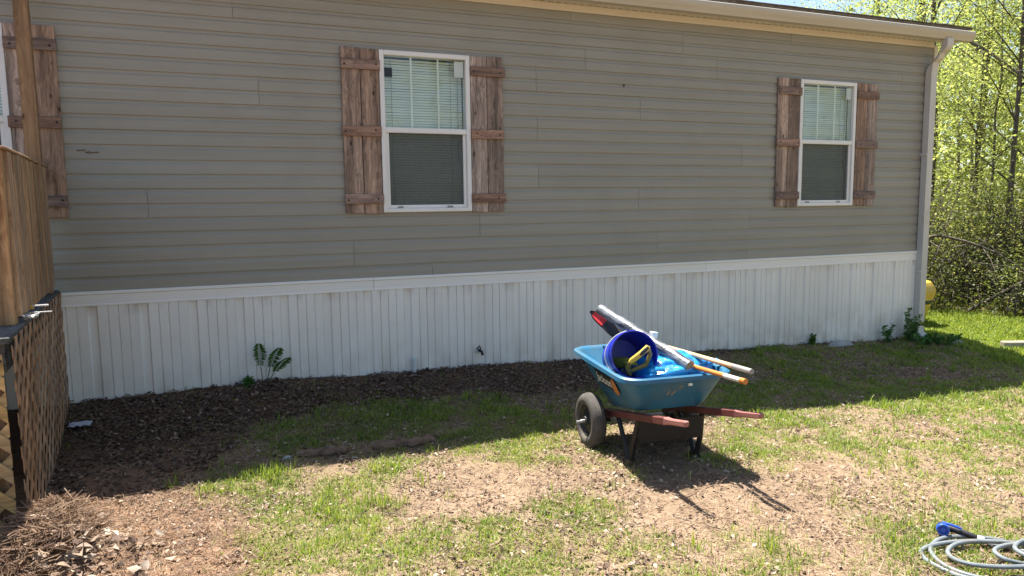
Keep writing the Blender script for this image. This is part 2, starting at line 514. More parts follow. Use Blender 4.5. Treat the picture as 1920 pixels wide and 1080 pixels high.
def tube(pts, rad, n=10, caps=True, closed=False):
    return add_tube(NB(), pts, rad, n, caps, closed)

def add_lathe(bm, prof, n=24, mat4=None, cap=False):
    """prof: (radius, z) pairs around z"""
    rings = []
    for r_, z_ in prof:
        if r_ < 1e-5: rings.append([bm.verts.new((0, 0, z_))])
        else: rings.append([bm.verts.new((r_ * math.cos(2 * math.pi * j / n), r_ * math.sin(2 * math.pi * j / n), z_)) for j in range(n)])
    for a, b in zip(rings[:-1], rings[1:]):
        for j in range(n):
            q = [a[j % len(a)], a[(j + 1) % len(a)], b[(j + 1) % len(b)], b[j % len(b)]]
            u = []
            for v in q:
                if v not in u: u.append(v)
            if len(u) > 2: bm.faces.new(u)
    if mat4 is not None:
        for r_ in rings:
            for v in r_: v.co = mat4 @ v.co
    return bm

def lathe(prof, n=24, mat4=None):
    return add_lathe(NB(), prof, n, mat4)

def axis_mat(origin, d, up=Vector((0, 0, 1))):
    a, b = frame_of(d, up)
    mm = Matrix((a, b, Vector(d).normalized())).transposed()
    if mm.determinant() < 0: mm = Matrix((-a, b, Vector(d).normalized())).transposed()
    mm = mm.to_4x4(); mm.translation = Vector(origin)
    return mm

def np_mesh(name, V, F, mat, tint=None, parent=None, smooth=False):
    """fast mesh from arrays; F is (n,3) or (n,4)"""
    me = bpy.data.meshes.new(name)
    V = np.ascontiguousarray(V, dtype=np.float32); F = np.ascontiguousarray(F, dtype=np.int32)
    k = F.shape[1]
    me.vertices.add(len(V)); me.vertices.foreach_set('co', V.ravel())
    me.loops.add(F.size); me.loops.foreach_set('vertex_index', F.ravel())
    me.polygons.add(len(F))
    me.polygons.foreach_set('loop_start', np.arange(0, F.size, k, dtype=np.int32))
    me.polygons.foreach_set('loop_total', np.full(len(F), k, dtype=np.int32))
    if smooth: me.polygons.foreach_set('use_smooth', np.ones(len(F), dtype=bool))
    me.update(calc_edges=True)
    if tint is not None:
        at = me.attributes.new('tint', 'FLOAT', 'POINT')
        at.data.foreach_set('value', np.ascontiguousarray(tint, dtype=np.float32))
    me.materials.append(mat)
    if parent is False: return me
    return link(name, me, parent)

# numpy value noise
def vnoise(x, y, seed=0):
    xi, yi = np.floor(x).astype(np.int64), np.floor(y).astype(np.int64)
    xf, yf = x - xi, y - yi
    u, v = xf * xf * (3 - 2 * xf), yf * yf * (3 - 2 * yf)
    def h(a, b):
        n = (a * 374761393 + b * 668265263 + seed * 1442695041) & 0x7fffffff
        n = ((n ^ (n >> 13)) * 1274126177) & 0x7fffffff
        return ((n ^ (n >> 16)) & 0xffff) / 65535.0
    return (h(xi, yi) * (1 - u) + h(xi + 1, yi) * u) * (1 - v) + (h(xi, yi + 1) * (1 - u) + h(xi + 1, yi + 1) * u) * v

def fbm(x, y, sc, seed=0, oc=4):
    s, a, t = 0, 1.0, 0
    for i in range(oc):
        s = s + a * vnoise(x * sc, y * sc, seed + i * 17); t += a; a *= 0.5; sc *= 2.03
    return s / t

def sstep(a, b, x):
    t = np.clip((x - a) / (b - a), 0, 1)
    return t * t * (3 - 2 * t)

WX = [-3, -1.2, 0, .35, .8, 1.3, 1.8, 2.6, 3.4, 4.9, 5.8, 6.7, 7.7, 8.3, 9.5]
WZ = [.15, .145, .165, .18, .165, .14, .13, .11, .075, .025, -.005, -.048, -.095, -.075, -.24]
FX = [-4, -1, .5, 2.4, 4.2, 5, 6, 7, 9, 11, 16, 30]
FZ = [.02, .0, -.01, .0, -.08, -.11, -.15, -.19, -.25, -.3, -.3, -.2]

def gh0(x, y):
    x = np.asarray(x, float); y = np.asarray(y, float)
    t = sstep(0.0, -1.3, y)
    wz = np.interp(x, WX, WZ); fz = np.interp(x, FX, FZ)
    fz = fz + 0.03 * sstep(-3.2, -4.6, y)
    z = wz * (1 - t) + fz * t
    far = sstep(0.2, 1.2, y)
    z = z * (1 - far) + np.minimum(fz, -0.05) * far
    # pine straw heap by the deck corner
    z = z + 0.17 * np.exp(-(((x + 0.82) / 0.19) ** 2 + ((y + 2.55) / 0.36) ** 2) ** 1.5)
    z = z + 0.09 * np.exp(-(((x + 0.62) / 0.16) ** 2 + ((y + 2.85) / 0.2) ** 2))
    return z

def gh(x, y):
    x = np.asarray(x, float); y = np.asarray(y, float)
    near = np.exp(-np.maximum(0, np.abs(x - 3) - 9) / 6)
    b = (fbm(x, y, 2.2, 3, 4) - 0.5) * 0.055 + (fbm(x, y, 14, 9, 2) - 0.5) * 0.016
    return gh0(x, y) + b * near

def g1(x, y):
    return float(gh(np.array([x]), np.array([y]))[0])

# ground cover masks (world metres)
def mulch_mask(x, y):
    e = -1.05 + (fbm(x, y, 1.6, 21, 3) - 0.5) * 0.9
    edge = np.interp(x, [-1.2, -0.2, 0.2, 1.0, 2.6, 3.4, 4.2, 5.2, 8], [-2.1, -1.75, -1.0, -.8, -.98, -.78, -.36, -.12, -.05])
    edge = edge + (fbm(x, y, 1.9, 21, 3) - 0.5) * 0.7
    return sstep(-0.12, 0.12, y - edge) * (y < 0.3)

def straw_mask(x, y):
    d = (fbm(x, y, 1.3, 41, 3) - 0.5) * 0.7
    return sstep(0.25, -0.25, x + 0.12 + d + 0.10 * (y + 2)) * sstep(-0.9, -1.3, y)

BL = [  # green patches: x, y, radius, strength
    (.47, -2.4, .42, 1.0), (-.03, -2.1, .3, .7), (.1, -2.95, .3, .7), (.7, -3.2, .38, 1.1), (1.72, -1.98, .28, 1.0), (2.05, -1.85, .2, .7),
    (1.65, -3.15, .26, .65), (1.0, -2.0, .2, .8), (1.78, -3.7, .25, .7), (.77, -.95, .5, .55), (-.05, -.8, .3, .3), (1.5, -1.2, .35, .6),
    (2.05, -1.4, .3, .55), (1.2, -1.15, .35, .6), (.4, -1.05, .35, .5), (5.3, -1.0, 1.0, .75), (6.5, -1.3, .8, .75), (4.0, -2.65, .45, .55), (4.6, -3.25, .4, .5),
    (5.8, -2.8, .8, .75), (2.95, -2.75, .25, .6), (3.3, -3.7, .4, .25), (3.4, -2.5, .4, .5), (4.4, -1.9, .5, .6), (3.5, -1.2, .5, .55), (6.5, -2.4, .6, .6),
    (7.4, -.9, .5, .6), (1.15, -3.6, .3, .5), (2.5, -3.25, .22, .35), (2.3, -3.9, .3, .4), (3.2, -4.4, .5, .5), (2.4, -2.75, .3, .35),
    (8.5, -1.2, .8, .7)]
BARE = [(2.55, -3.0, .38, .5), (2.75, -3.5, .3, .5), (3.6, -3.2, .35, .35), (5.0, -2.5, .3, .3), (.9, -2.75, .2, .4), (2.75, -2.6, .25, .4), (1.24, -2.5, .3, .9), (1.55, -2.8, .3, .5), (-.5, -2.6, .6, 1), (7.05, -1.2, .3, 1.2), (6.6, -1.22, .25, .8), (3.1, -2.2, .25, .4), (2.0, -3.55, .3, .5), (2.7, -4.0, .25, .3)]

def grass_density(x, y):
    d = 0.135 * np.ones_like(x)
    for bx, by, br, bs in BL: d = d + 1.3 * (bs if bx < 2.2 else bs * .62) * np.exp(-((x - bx) ** 2 + (y - by) ** 2) / (br * br))
    for bx, by, br, bs in BARE: d = d - bs * np.exp(-((x - bx) ** 2 + (y - by) ** 2) / (br * br))
    n = fbm(x, y, 2.4, 77, 4)
    n2 = fbm(x, y, 9.0, 78, 3)
    d = d * (0.35 + 1.3 * sstep(0.28, 0.72, n)) * (0.35 + 1.4 * sstep(0.32, 0.74, n2))
    d = d + 0.9 * sstep(8.2, 9.4, x + 0.4 * y)           # bright grass strip before the woods
    d = d * (1 - 0.90 * mulch_mask(x, y)) * (1 - 0.97 * straw_mask(x, y))
    return np.clip(d, 0, 1.2)

# ------------------------------------------------------------------ ground
def ground_material():
    mt, t, b = new_mat('ground_soil')
    N, L = t.nodes, t.links
    tc = N.new('ShaderNodeTexCoord')
    def noise(sc, det=6, rough=0.65):
        n = N.new('ShaderNodeTexNoise'); n.inputs['Scale'].default_value = sc; n.inputs['Detail'].default_value = det
        n.inputs['Roughness'].default_value = rough
        L.new(tc.outputs['Object'], n.inputs['Vector']); return n
    def ramp(src, p0, c0, p1, c1, mid=None):
        r = N.new('ShaderNodeValToRGB')
        r.color_ramp.elements[0].position = p0; r.color_ramp.elements[0].color = rgba(c0)
        r.color_ramp.elements[1].position = p1; r.color_ramp.elements[1].color = rgba(c1)
        if mid:
            e = r.color_ramp.elements.new(mid[0]); e.color = rgba(mid[1])
        L.new(src, r.inputs['Fac']); return r
    def mix(f, a, c):
        mx = N.new('ShaderNodeMixRGB'); L.new(f, mx.inputs[0]); L.new(a, mx.inputs[1]); L.new(c, mx.inputs[2]); return mx.outputs[0]
    n1 = noise(2.3); n2 = noise(28); n3 = noise(120, 4)
    soil = ramp(n1.outputs['Fac'], 0.3, (0.145, 0.102, 0.066), 0.7, (0.27, 0.19, 0.122), (0.5, (0.20, 0.142, 0.092)))
    spk = ramp(n2.outputs['Fac'], 0.35, (0.085, 0.055, 0.038), 0.68, (0.34, 0.25, 0.175))
    f1 = N.new('ShaderNodeMath'); f1.operation = 'MULTIPLY'; f1.inputs[1].default_value = 0.65
    L.new(n3.outputs['Fac'], f1.inputs[0])
    col = mix(f1.outputs[0], soil.outputs[0], spk.outputs[0])
    def attr(nm):
        a = N.new('ShaderNodeAttribute'); a.attribute_name = nm; return a.outputs['Fac']
    mul = ramp(n2.outputs['Fac'], 0.3, (0.055, 0.034, 0.022), 0.7, (0.15, 0.092, 0.06))
    col = mix(attr('mulch'), col, mul.outputs[0])
    stw = ramp(n2.outputs['Fac'], 0.3, (0.115, 0.066, 0.042), 0.7, (0.27, 0.168, 0.105))
    col = mix(attr('straw'), col, stw.outputs[0])
    gr = ramp(n3.outputs['Fac'], 0.3, (0.055, 0.075, 0.02), 0.7, (0.17, 0.17, 0.06))
    col = mix(attr('green'), col, gr.outputs[0])
    L.new(col, b.inputs['Base Color'])
    b.inputs['Roughness'].default_value = 0.95
    b.inputs['Specular IOR Level'].default_value = 0.1
    bn = N.new('ShaderNodeBump'); bn.inputs['Strength'].default_value = 0.7; bn.inputs['Distance'].default_value = 0.02
    L.new(n2.outputs['Fac'], bn.inputs['Height'])
    L.new(bn.outputs[0], b.inputs['Normal'])
    return mt

def build_ground():
    far = [400, 250, 150, 90, 60, 42, 32]
    xs = np.concatenate([[-v for v in far], np.arange(-24, -3, 1.5), np.arange(-3, 9.5, 0.045), np.arange(9.5, 16, 0.3), np.arange(16, 30, 1.2), far[::-1]])
    ys = np.concatenate([[-v for v in far], np.arange(-24, -6, 1.5), np.arange(-6, 0.45, 0.045), np.arange(0.45, 4, 0.25), np.arange(4, 30, 1.3), far[::-1]])
    X, Y = np.meshgrid(xs, ys)
    Z = gh(X.ravel(), Y.ravel())
    V = np.stack([X.ravel(), Y.ravel(), Z], 1)
    nx, ny = len(xs), len(ys)
    i = np.arange(nx * ny).reshape(ny, nx)
    F = np.stack([i[:-1, :-1].ravel(), i[:-1, 1:].ravel(), i[1:, 1:].ravel(), i[1:, :-1].ravel()], 1)
    o = np_mesh('ground', V, F, ground_material(), smooth=True)
    x, y = V[:, 0], V[:, 1]
    for nm, val in (('mulch', mulch_mask(x, y)), ('straw', straw_mask(x, y)), ('green', np.clip(grass_density(x, y), 0, 1) * 0.55)):
        at = o.data.attributes.new(nm, 'FLOAT', 'POINT')
        at.data.foreach_set('value', val.astype(np.float32))
    o['kind'] = 'structure'
build_ground()

# ------------------------------------------------------------------ house
house = thing('mobile_home', 'long taupe sided mobile home with white skirting and rustic wood shutters', 'house', (0, 0, 0))
HX0, HX1, HD = -7.0, 8.30, 8.2
LAP, SZ0 = 0.11477, 1.018
NLAP = 22
ZTOP = 3.515
WIN = [(-2.20, -1.36, 1.603, 3.024), (1.411, 2.25, 1.603, 3.024), (6.19, 7.035, 1.603, 3.024)]   # x0, x1, z0, z1

# body behind the cladding, with real openings
bm = NB()
cuts = [HX0]
for a in WIN: cuts += [a[0] + 0.02, a[1] - 0.02]
cuts.append(HX1 + 0.05)
for i in range(0, len(cuts), 2):
    add_box(bm, (cuts[i], 0.0, 0.3), (cuts[i + 1], 0.10, 3.56))
for a in WIN:
    add_box(bm, (a[0] + 0.02, 0.0, 0.3), (a[1] - 0.02, 0.10, a[2] + 0.02))
    add_box(bm, (a[0] + 0.02, 0.0, a[3] - 0.02), (a[1] - 0.02, 0.10, 3.56))
add_box(bm, (HX0, HD - .1, -0.3), (HX1 + 0.05, HD, 3.56))
add_box(bm, (HX0, 0.10, -0.3), (HX0 + .1, HD - .1, 3.56))
add_box(bm, (HX1 - 0.03, 0.10, -0.4), (HX1 + 0.05, HD - .1, 3.56))
gv = [[bm.verts.new((x, y, z)) for y, z in ((0.0, 3.562), (HD, 3.562), (HD / 2, 4.55))] for x in (HX1 - .02, HX1 + .05)]
bm.faces.new(gv[0]); bm.faces.new(gv[1][::-1])
obj('wall', bm, M['siding'], house)

# dutch-lap profile of one lap: (out, up)
PROF = [(0.0035, 0.0), (0.0140, 0.0), (0.0146, 0.002), (0.0140, 0.074), (0.0115, 0.080), (0.0050, 0.090), (0.0038, 0.1148)]

def lap_piece(bm, x0, x1, zb, za=None, zc=None):
    za = zb if za is None else za
    zc = zb + LAP if zc is None else zc
    pts = [(o_, zb + u_) for o_, u_ in PROF]
    out = []
    for (o0, z0), (o1, z1) in zip(pts[:-1], pts[1:]):
        if z1 <= za or z0 >= zc:
            if abs(z1 - z0) < 1e-9 and za <= z0 <= zc: out += [(o0, z0), (o1, z1)]
            continue
        t0 = max(0, (za - z0) / (z1 - z0)) if z1 > z0 else 0
        t1 = min(1, (zc - z0) / (z1 - z0)) if z1 > z0 else 1
        out += [(o0 + (o1 - o0) * t0, z0 + (z1 - z0) * t0), (o0 + (o1 - o0) * t1, z0 + (z1 - z0) * t1)]
    if not out: return
    pp = [out[0]]
    for q in out[1:]:
        if abs(q[0] - pp[-1][0]) + abs(q[1] - pp[-1][1]) > 1e-6: pp.append(q)
    A = [bm.verts.new((x0, -o_, z_)) for o_, z_ in pp]
    B = [bm.verts.new((x1, -o_, z_)) for o_, z_ in pp]
    for i in range(len(pp) - 1):
        bm.faces.new((A[i], B[i], B[i + 1], A[i + 1]))
    # end returns so the butt joints have thickness
    for L_, s in ((A, 1), (B, -1)):
        ring = L_ + [bm.verts.new((L_[0].co.x, -0.0005, pp[-1][1])), bm.verts.new((L_[0].co.x, -0.0005, pp[0][1]))]
        bm.faces.new(ring[::s])

JOINTS = {1: [1.135, 4.329], 3: [2.333, 5.54], 5: [-0.485, 4.089], 7: [2.95], 9: [5.41, -1.9], 11: [2.94, 6.55], 13: [0.4, 4.1], 15: [2.932, 6.6],
          17: [3.464, 7.784, 5.051], 19: [0.229, 4.611], 21: [3.307, 6.053], 0: [1.855, 5.5]}
bottoms = [(0, 1)] + [(k, 2) for k in range(1, 21, 2)] + [(21, 1)]
for k, nl in bottoms:
    xs = [HX0] + sorted(JOINTS.get(k, [])) + [HX1]
    for wx0, wx1, wz0, wz1 in WIN:      # a course that a window interrupts is two panels
        if SZ0 + k * LAP >= wz0 + .012 and SZ0 + (k + nl) * LAP <= wz1 - .012:
            xs = [q for q in xs if not wx0 < q < wx1] + [(wx0 + wx1) / 2]
    xs.sort()
    for x0, x1 in zip(xs[:-1], xs[1:]):
        bm = NB()
        ov = 0.0015
        for j in range(nl):
            zb = SZ0 + (k + j) * LAP
            zt = min(zb + LAP, ZTOP + 0.03)
            segs = [(x0 + ov, x1 - ov, zb, zt)]
            for wx0, wx1, wz0, wz1 in WIN:
                wx0, wx1, wz0, wz1 = wx0 + .012, wx1 - .012, wz0 + .012, wz1 - .012
                ns = []
                for a, b_, c, d in segs:
                    if b_ <= wx0 or a >= wx1 or d <= wz0 or c >= wz1: ns.append((a, b_, c, d)); continue
                    if a < wx0: ns.append((a, wx0, c, d))
                    if b_ > wx1: ns.append((wx1, b_, c, d))
                    ia, ib = max(a, wx0), min(b_, wx1)
                    if c < wz0: ns.append((ia, ib, c, wz0))
                    if d > wz1: ns.append((ia, ib, wz1, d))
                segs = ns
            for a, b_, c, d in segs:
                if b_ - a > .004 and d - c > .002: lap_piece(bm, a, b_, zb, c, d)
        if len(bm.verts): obj('siding_panel', bm, M['siding'], house, False, (0, random.uniform(-.0012, .0), random.uniform(-.0016, .0016)))
        else: bm.free()

# corner post, frieze, soffit, gutter, roof
obj('corner_post', box((HX1, -0.028, 1.03), (HX1 + 0.066, 0.06, 3.54), 0.006), M['cream'], house)
obj('frieze_board', box((HX0, -0.022, 3.512), (HX1, -0.0, 3.577), 0.003), M['cream'], house)
bm = NB()
add_box(bm, (HX0, -0.292, 3.575), (HX1 + .30, -0.022, 3.59))
soffit = obj('soffit', bm, M['cream'], house)
bm = NB()
x = HX0 + .1
while x < HX1:
    for yy in (-0.05,):
        add_box(bm, (x, yy - .006, 3.5745), (x + .055, yy + .006, 3.576))
    x += 0.085
mark(obj('vent_slot', bm, M['vent'], soffit), kind='stuff')
def gutter():
    bm = NB()
    pr = [(-0.212, 3.665), (-0.212, 3.552), (-0.285, 3.552), (-0.300, 3.578), (-0.316, 3.600), (-0.330, 3.628), (-0.330, 3.655), (-0.322, 3.662), (-0.322, 3.656),
          (-0.325, 3.652), (-0.325, 3.630), (-0.311, 3.602), (-0.295, 3.580), (-0.281, 3.557), (-0.217, 3.557), (-0.217, 3.665)]
    A = [bm.verts.new((HX0, y, z)) for y, z in pr]; B = [bm.verts.new((8.60, y, z)) for y, z in pr]
    n = len(pr)
    for i in range(n):
        bm.faces.new((A[i], A[(i + 1) % n], B[(i + 1) % n], B[i]))
    bm.faces.new(A[::-1]); bm.faces.new(B)
    # end cap
    cp = pr[1:8]
    for xx in (8.600, 8.604):
        bm.faces.new([bm.verts.new((xx, y, z)) for y, z in cp] + [bm.verts.new((xx, -0.212, 3.66))])
    return bm
obj('gutter', gutter(), M['gutter'], house)
obj('fascia', box((HX0, -0.208, 3.592), (8.58, -0.185, 3.70)), M['cream'], house)
def roof():
    bm = NB()
    e, r_, s = -0.27, HD / 2, 0.25
    for sg in (1, -1):
        ye = e if sg == 1 else HD - e
        z0, z1 = 3.685, 3.685 + (r_ - e) * s
        v = []
        for x in (HX0 - .25, 8.62):
            v.append([bm.verts.new((x, ye, z0)), bm.verts.new((x, r_, z1)), bm.verts.new((x, r_, z1 + .025)), bm.verts.new((x, ye, z0 + .025))])
        for i in range(4):
            bm.faces.new((v[0][i], v[0][(i + 1) % 4], v[1][(i + 1) % 4], v[1][i]))
        bm.faces.new(v[0][::-1]); bm.faces.new(v[1])
    return bm
rf = obj('roof', roof(), M['roof'], house)
# a shingle course along the eave: small tabs that stick over the gutter
bm = NB()
x = HX0
while x < 8.62:
    wv = random.uniform(.28, .33)
    add_box(bm, (x, -0.282 - random.uniform(0, .01), 3.7105 + random.uniform(0, .003)), (min(x + wv - .006, 8.625), -0.1, 3.7165 + random.uniform(0, .004)))
    x += wv
o = obj('shingle_edge', bm, M['roof'], rf)
o.rotation_euler = (0, 0, 0)

# downspout on the corner
def rect_tube(pts, wx, wy):
    bm = NB()
    rings = []
    for p in pts:
        x, y, z, tx, ty = p     # centre and tilt of the section (dy, dz half vector)
        rings.append([bm.verts.new((x - wx, y - tx, z - ty)), bm.verts.new((x + wx, y - tx, z - ty)), bm.verts.new((x + wx, y + tx, z + ty)),
                      bm.verts.new((x - wx, y + tx, z + ty))])
    for a, b in zip(rings[:-1], rings[1:]):
        for j in range(4): bm.faces.new((a[j], a[(j + 1) % 4], b[(j + 1) % 4], b[j]))
    bm.faces.new(rings[0][::-1]); bm.faces.new(rings[-1])
    es = [e for e in bm.edges if abs((e.verts[0].co - e.verts[1].co).x) < 1e-4 and len(e.link_faces) == 2 and e.calc_face_angle(0) > 1.2]
    bmesh.ops.bevel(bm, geom=es, offset=0.008, segments=2, affect='EDGES')
    return bm
dx = 8.215
path = []
h = 0.041
ctrl = [(-.272, 3.56, 0), (-.272, 3.50, 0), (-.270, 3.47, 8), (-.263, 3.44, 20), (-.250, 3.413, 34), (-.231, 3.392, 46), (-.207, 3.375, 56), (-.180, 3.361, 62), (-.153, 3.347, 60), (-.127, 3.328, 52), (-.105, 3.302, 40),
        (-.087, 3.270, 27), (-.075, 3.235, 14), (-.068, 3.20, 5), (-.066, 3.17, 0)]
for y, z, a in ctrl: path.append((dx - .02 * min(1, max(0, (-y - .07) / .2)), y, z, h * math.cos(R(a)), -h * math.sin(R(a))))
spout = node('downspout', house)
obj('elbow', rect_tube(path, .0515, h), M['spout'], spout, True)
obj('pipe', rect_tube([(dx, -.066, 3.2, h, 0), (dx, -.066, 1.5, h, 0), (dx, -.066, .12, h, 0)], .049, h), M['spout'], spout)
for zz in (2.2, 0.75):
    obj('strap', box((dx - .062, -.104, zz), (dx + .062, -.012, zz + .03), .002), M['spout'], spout)
ctrl = [(-.066, .125, 0), (-.07, .09, -15), (-.085, .055, -35), (-.115, .025, -55), (-.16, .005, -62)]
obj('elbow', rect_tube([(dx, y, z - .06, .037 * math.cos(R(a)), .037 * math.sin(R(-a))) for y, z, a in ctrl], .0515, h), M['spout'], spout)

# skirting: belt and ribbed panels
for x0, x1 in ((HX0, -2.35), (-2.347, 1.30), (1.303, 4.95), (4.953, 8.31)):
    bm = NB()
    pr = [(0, 1.02), (.030, 1.02), (.034, 1.016), (.034, .998), (.026, .992), (.024, .92), (.027, .914), (.027, .905), (.0, .905)]
    A = [bm.verts.new((x0, -o_, z_)) for o_, z_ in pr]; B = [bm.verts.new((x1, -o_, z_)) for o_, z_ in pr]
    for i in range(len(pr) - 1): bm.faces.new((A[i], B[i], B[i + 1], A[i + 1]))
    bm.faces.new(A[::-1]); bm.faces.new(B)
    obj('skirting_belt', bm, M['belt'], house)
PER = 0.363
def skirt_mesh():
    # recessed channel, two grooves, flat field
    pr = [(0, .004), (.009, -.009), (.062, -.009), (.071, .004), (.0726, .0085), (.1410, .0085), (.1452, -.001), (.1494, .0085), (.2136, .0085), (.2178, -.001), (.2220, .0085),
          (.2864, .0085), (.2904, .001), (.2944, .0085), (.3605, .0085), (.3615, .002), (.363, .002)]
    bm = NB()
    A = [bm.verts.new((x, -(.012 + o_), -.45)) for x, o_ in pr]; B = [bm.verts.new((x, -(.012 + o_), .912)) for x, o_ in pr]
    for i in range(len(pr) - 1): bm.faces.new((A[i], A[i + 1], B[i + 1], B[i]))
    me = bpy.data.meshes.new('skirting_panel')
    bm.normal_update(); bm.to_mesh(me); bm.free()
    me.materials.append(M['skirt_run'])
    return me

def skirt_run_mat():
    """the vinyl, with rust runs below the belt and soil splash near the ground"""
    mt = M['skirt'].copy(); mt.name = 'skirting_stained'
    t = mt.node_tree; N, L = t.nodes, t.links
    b = N['Principled BSDF']
    src = b.inputs['Base Color'].links[0].from_socket
    tc = N.new('ShaderNodeTexCoord'); sp = N.new('ShaderNodeSeparateXYZ'); L.new(tc.outputs['Object'], sp.inputs[0])
    oi = N.new('ShaderNodeObjectInfo')
    ad = N.new('ShaderNodeVectorMath'); ad.operation = 'ADD'
    L.new(tc.outputs['Object'], ad.inputs[0]); L.new(oi.outputs['Location'], ad.inputs[1])
    def layer(src, z0, z1, col, sc, lo, hi, amt):
        mr = N.new('ShaderNodeMapRange'); mr.inputs['From Min'].default_value = z0; mr.inputs['From Max'].default_value = z1
        L.new(sp.outputs['Z'], mr.inputs['Value'])
        mp = N.new('ShaderNodeMapping'); mp.inputs['Scale'].default_value = sc; L.new(ad.outputs[0], mp.inputs['Vector'])
        n = N.new('ShaderNodeTexNoise'); n.inputs['Scale'].default_value = 1; n.inputs['Detail'].default_value = 5; L.new(mp.outputs[0], n.inputs['Vector'])
        r2 = N.new('ShaderNodeMapRange'); r2.inputs['From Min'].default_value = lo; r2.inputs['From Max'].default_value = hi
        r2.inputs['To Max'].default_value = amt; L.new(n.outputs['Fac'], r2.inputs['Value'])
        mu = N.new('ShaderNodeMath'); mu.operation = 'MULTIPLY'; L.new(mr.outputs[0], mu.inputs[0]); L.new(r2.outputs[0], mu.inputs[1])
        mx = N.new('ShaderNodeMixRGB'); mx.inputs[2].default_value = rgba(col)
        L.new(mu.outputs[0], mx.inputs[0]); L.new(src, mx.inputs[1])
        return mx.outputs[0]
    c = layer(src, 0.80, 0.91, (0.34, 0.20, 0.11), (9, 3, 2.0), 0.46, 0.78, 0.6)
    c = layer(c, 0.46, 0.02, (0.34, 0.25, 0.17), (6, 3, 4), 0.38, 0.78, 0.7)
    c = layer(c, -1.0, -0.9, (0.60, 0.57, 0.50), (13, 3, 0.5), 0.52, 0.8, 0.2)
    L.new(c, b.inputs['Base Color'])
    return mt
M['skirt_run'] = skirt_run_mat()
sk = skirt_mesh()
k0 = int((HX0 - 1.212) / PER)
x = 1.212 + k0 * PER
while x < HX1 - .02:
    if x > -2.6:
        o = link('skirting_panel', sk, house, (x, 0, 0))
        if x + PER > HX1 + .01: o.scale.x = (HX1 + .008 - x) / PER      # the cut panel at the corner
    x += PER
bm = NB(); add_box(bm, (HX0, 0.001, -.4), (HX1 + .02, .03, .93)); obj('skirting_backer', bm, M['skirt'], house)

# things on the wall
def scar():
    bm = NB()
    for x0, z0, l, a, t_ in ((-.95, 2.112, .06, .12, .006), (-.90, 2.106, .05, -.3, .004), (-.86, 2.100, .06, .05, .005), (-.885, 2.092, .03, .7, .003)):
        add_box(bm, (0, -.022, -t_ / 2), (l, -.012, t_ / 2), Matrix.Translation((x0, 0, z0)) @ Matrix.Rotation(-a, 4, 'Y'), .002)
    return bm
obj('siding_scar', scar(), pmat('scar_brown', (0.07, 0.022, 0.018), (0.12, 0.05, 0.04)), house)
obj('nail_mark', box((3.90, -.019, 2.83), (3.912, -.010, 2.855), .002), M['screw'], house)

# ------------------------------------------------------------------ windows
def build_window(x0, x1, z0, z1, frame_only_right=False):
    wd = node('window', house, (x0, 0, z0))
    W, H = x1 - x0, z1 - z0
    f = .042
    mz = 0.728 * 1.0            # meeting rail height above the bottom
    mz = H * 0.513
    bm = NB()
    add_box(bm, (0, -.045, 0), (f, .05, H), None, .004); add_box(bm, (W - f, -.045, 0), (W, .05, H), None, .004)
    add_box(bm, (f, -.044, 0), (W - f, .05, f * .85), None, .004); add_box(bm, (f, -.044, H - f), (W - f, .05, H), None, .004)
    obj('frame', bm, M['frame'], wd)
    obj('meeting_rail', box((f, -.040, mz - .022), (W - f, .03, mz + .026), .004), M['frame'], wd)
    # lower sash frame, set back a little, and the screen frame
    bm = NB()
    s = .030
    add_box(bm, (f, -.022, f * .85), (f + s, .02, mz - .022), None, .003); add_box(bm, (W - f - s, -.022, f * .85), (W - f, .02, mz - .022), None, .003)
    add_box(bm, (f + s, -.021, f * .85), (W - f - s, .02, f * .85 + s), None, .003)
    obj('sash', bm, M['frame'], wd)
    bm = NB()
    for xx in (.16, .72): add_box(bm, (W * xx, -.033, f * .85), (W * xx + .05, -.022, f * .85 + .018), None, .002)
    obj('latch', bm, M['grip'], wd)
    obj('upper_pane', box((f, -.012, mz + .026), (W - f, -.008, H - f)), M['glass'], wd)
    obj('lower_pane', box((f + s, .004, f * .85 + s), (W - f - s, .008, mz - .022)), M['glass'], wd)
    bm = NB()
    vv = [bm.verts.new(p) for p in ((f + s, -.008, f * .85 + s), (W - f - s, -.008, f * .85 + s), (W - f - s, -.008, mz - .022), (f + s, -.008, mz - .022))]
    bm.faces.new(vv)
    obj('insect_screen', bm, M['screen'], wd)
    for k in (1, 2):
        xx = f + (W - 2 * f) * k / 3
        obj('muntin', box((xx - .008, -.002, mz + .026), (xx + .008, .006, H - f)), M['frame'], wd)
    # mini blind, closed
    bm = NB()
    z = .06
    while z < H - .05:
        a = R(62 + random.uniform(-5, 4))
        dy, dz = .0125 * math.cos(a), .0125 * math.sin(a)
        sag = random.uniform(-.0015, .0015)
        v = [bm.verts.new(p) for p in ((f + .01, .055 - dy, z - dz + sag), (W - f - .01, .055 - dy, z - dz - sag), (W - f - .01, .055 + dy, z + dz - sag), (f + .01, .055 + dy, z + dz + sag))]
        bm.faces.new(v)
        z += .0235
    obj('blind', bm, M['blind'], wd)
    bm = NB()
    for xx in (.14, .80): add_box(bm, (W * xx, .036, .06), (W * xx + .004, .0385, H - .05))
    add_box(bm, (W - f - .06, .030, .45), (W - f - .053, .036, H - .05))
    obj('blind_cord', bm, M['cord'], wd)
    bm = NB()
    add_box(bm, (-.05, .35, -.05), (W + .05, .36, H + .05)); add_box(bm, (-.05, .10, -.06), (W + .05, .36, -.05)); add_box(bm, (-.05, .10, H + .05), (W + .05, .36, H + .06))
    add_box(bm, (-.06, .10, -.05), (-.05, .36, H + .05)); add_box(bm, (W + .05, .10, -.05), (W + .06, .36, H + .05))
    obj('dark_room', bm, M['dark'], wd)
    return wd, W, H, f, mz
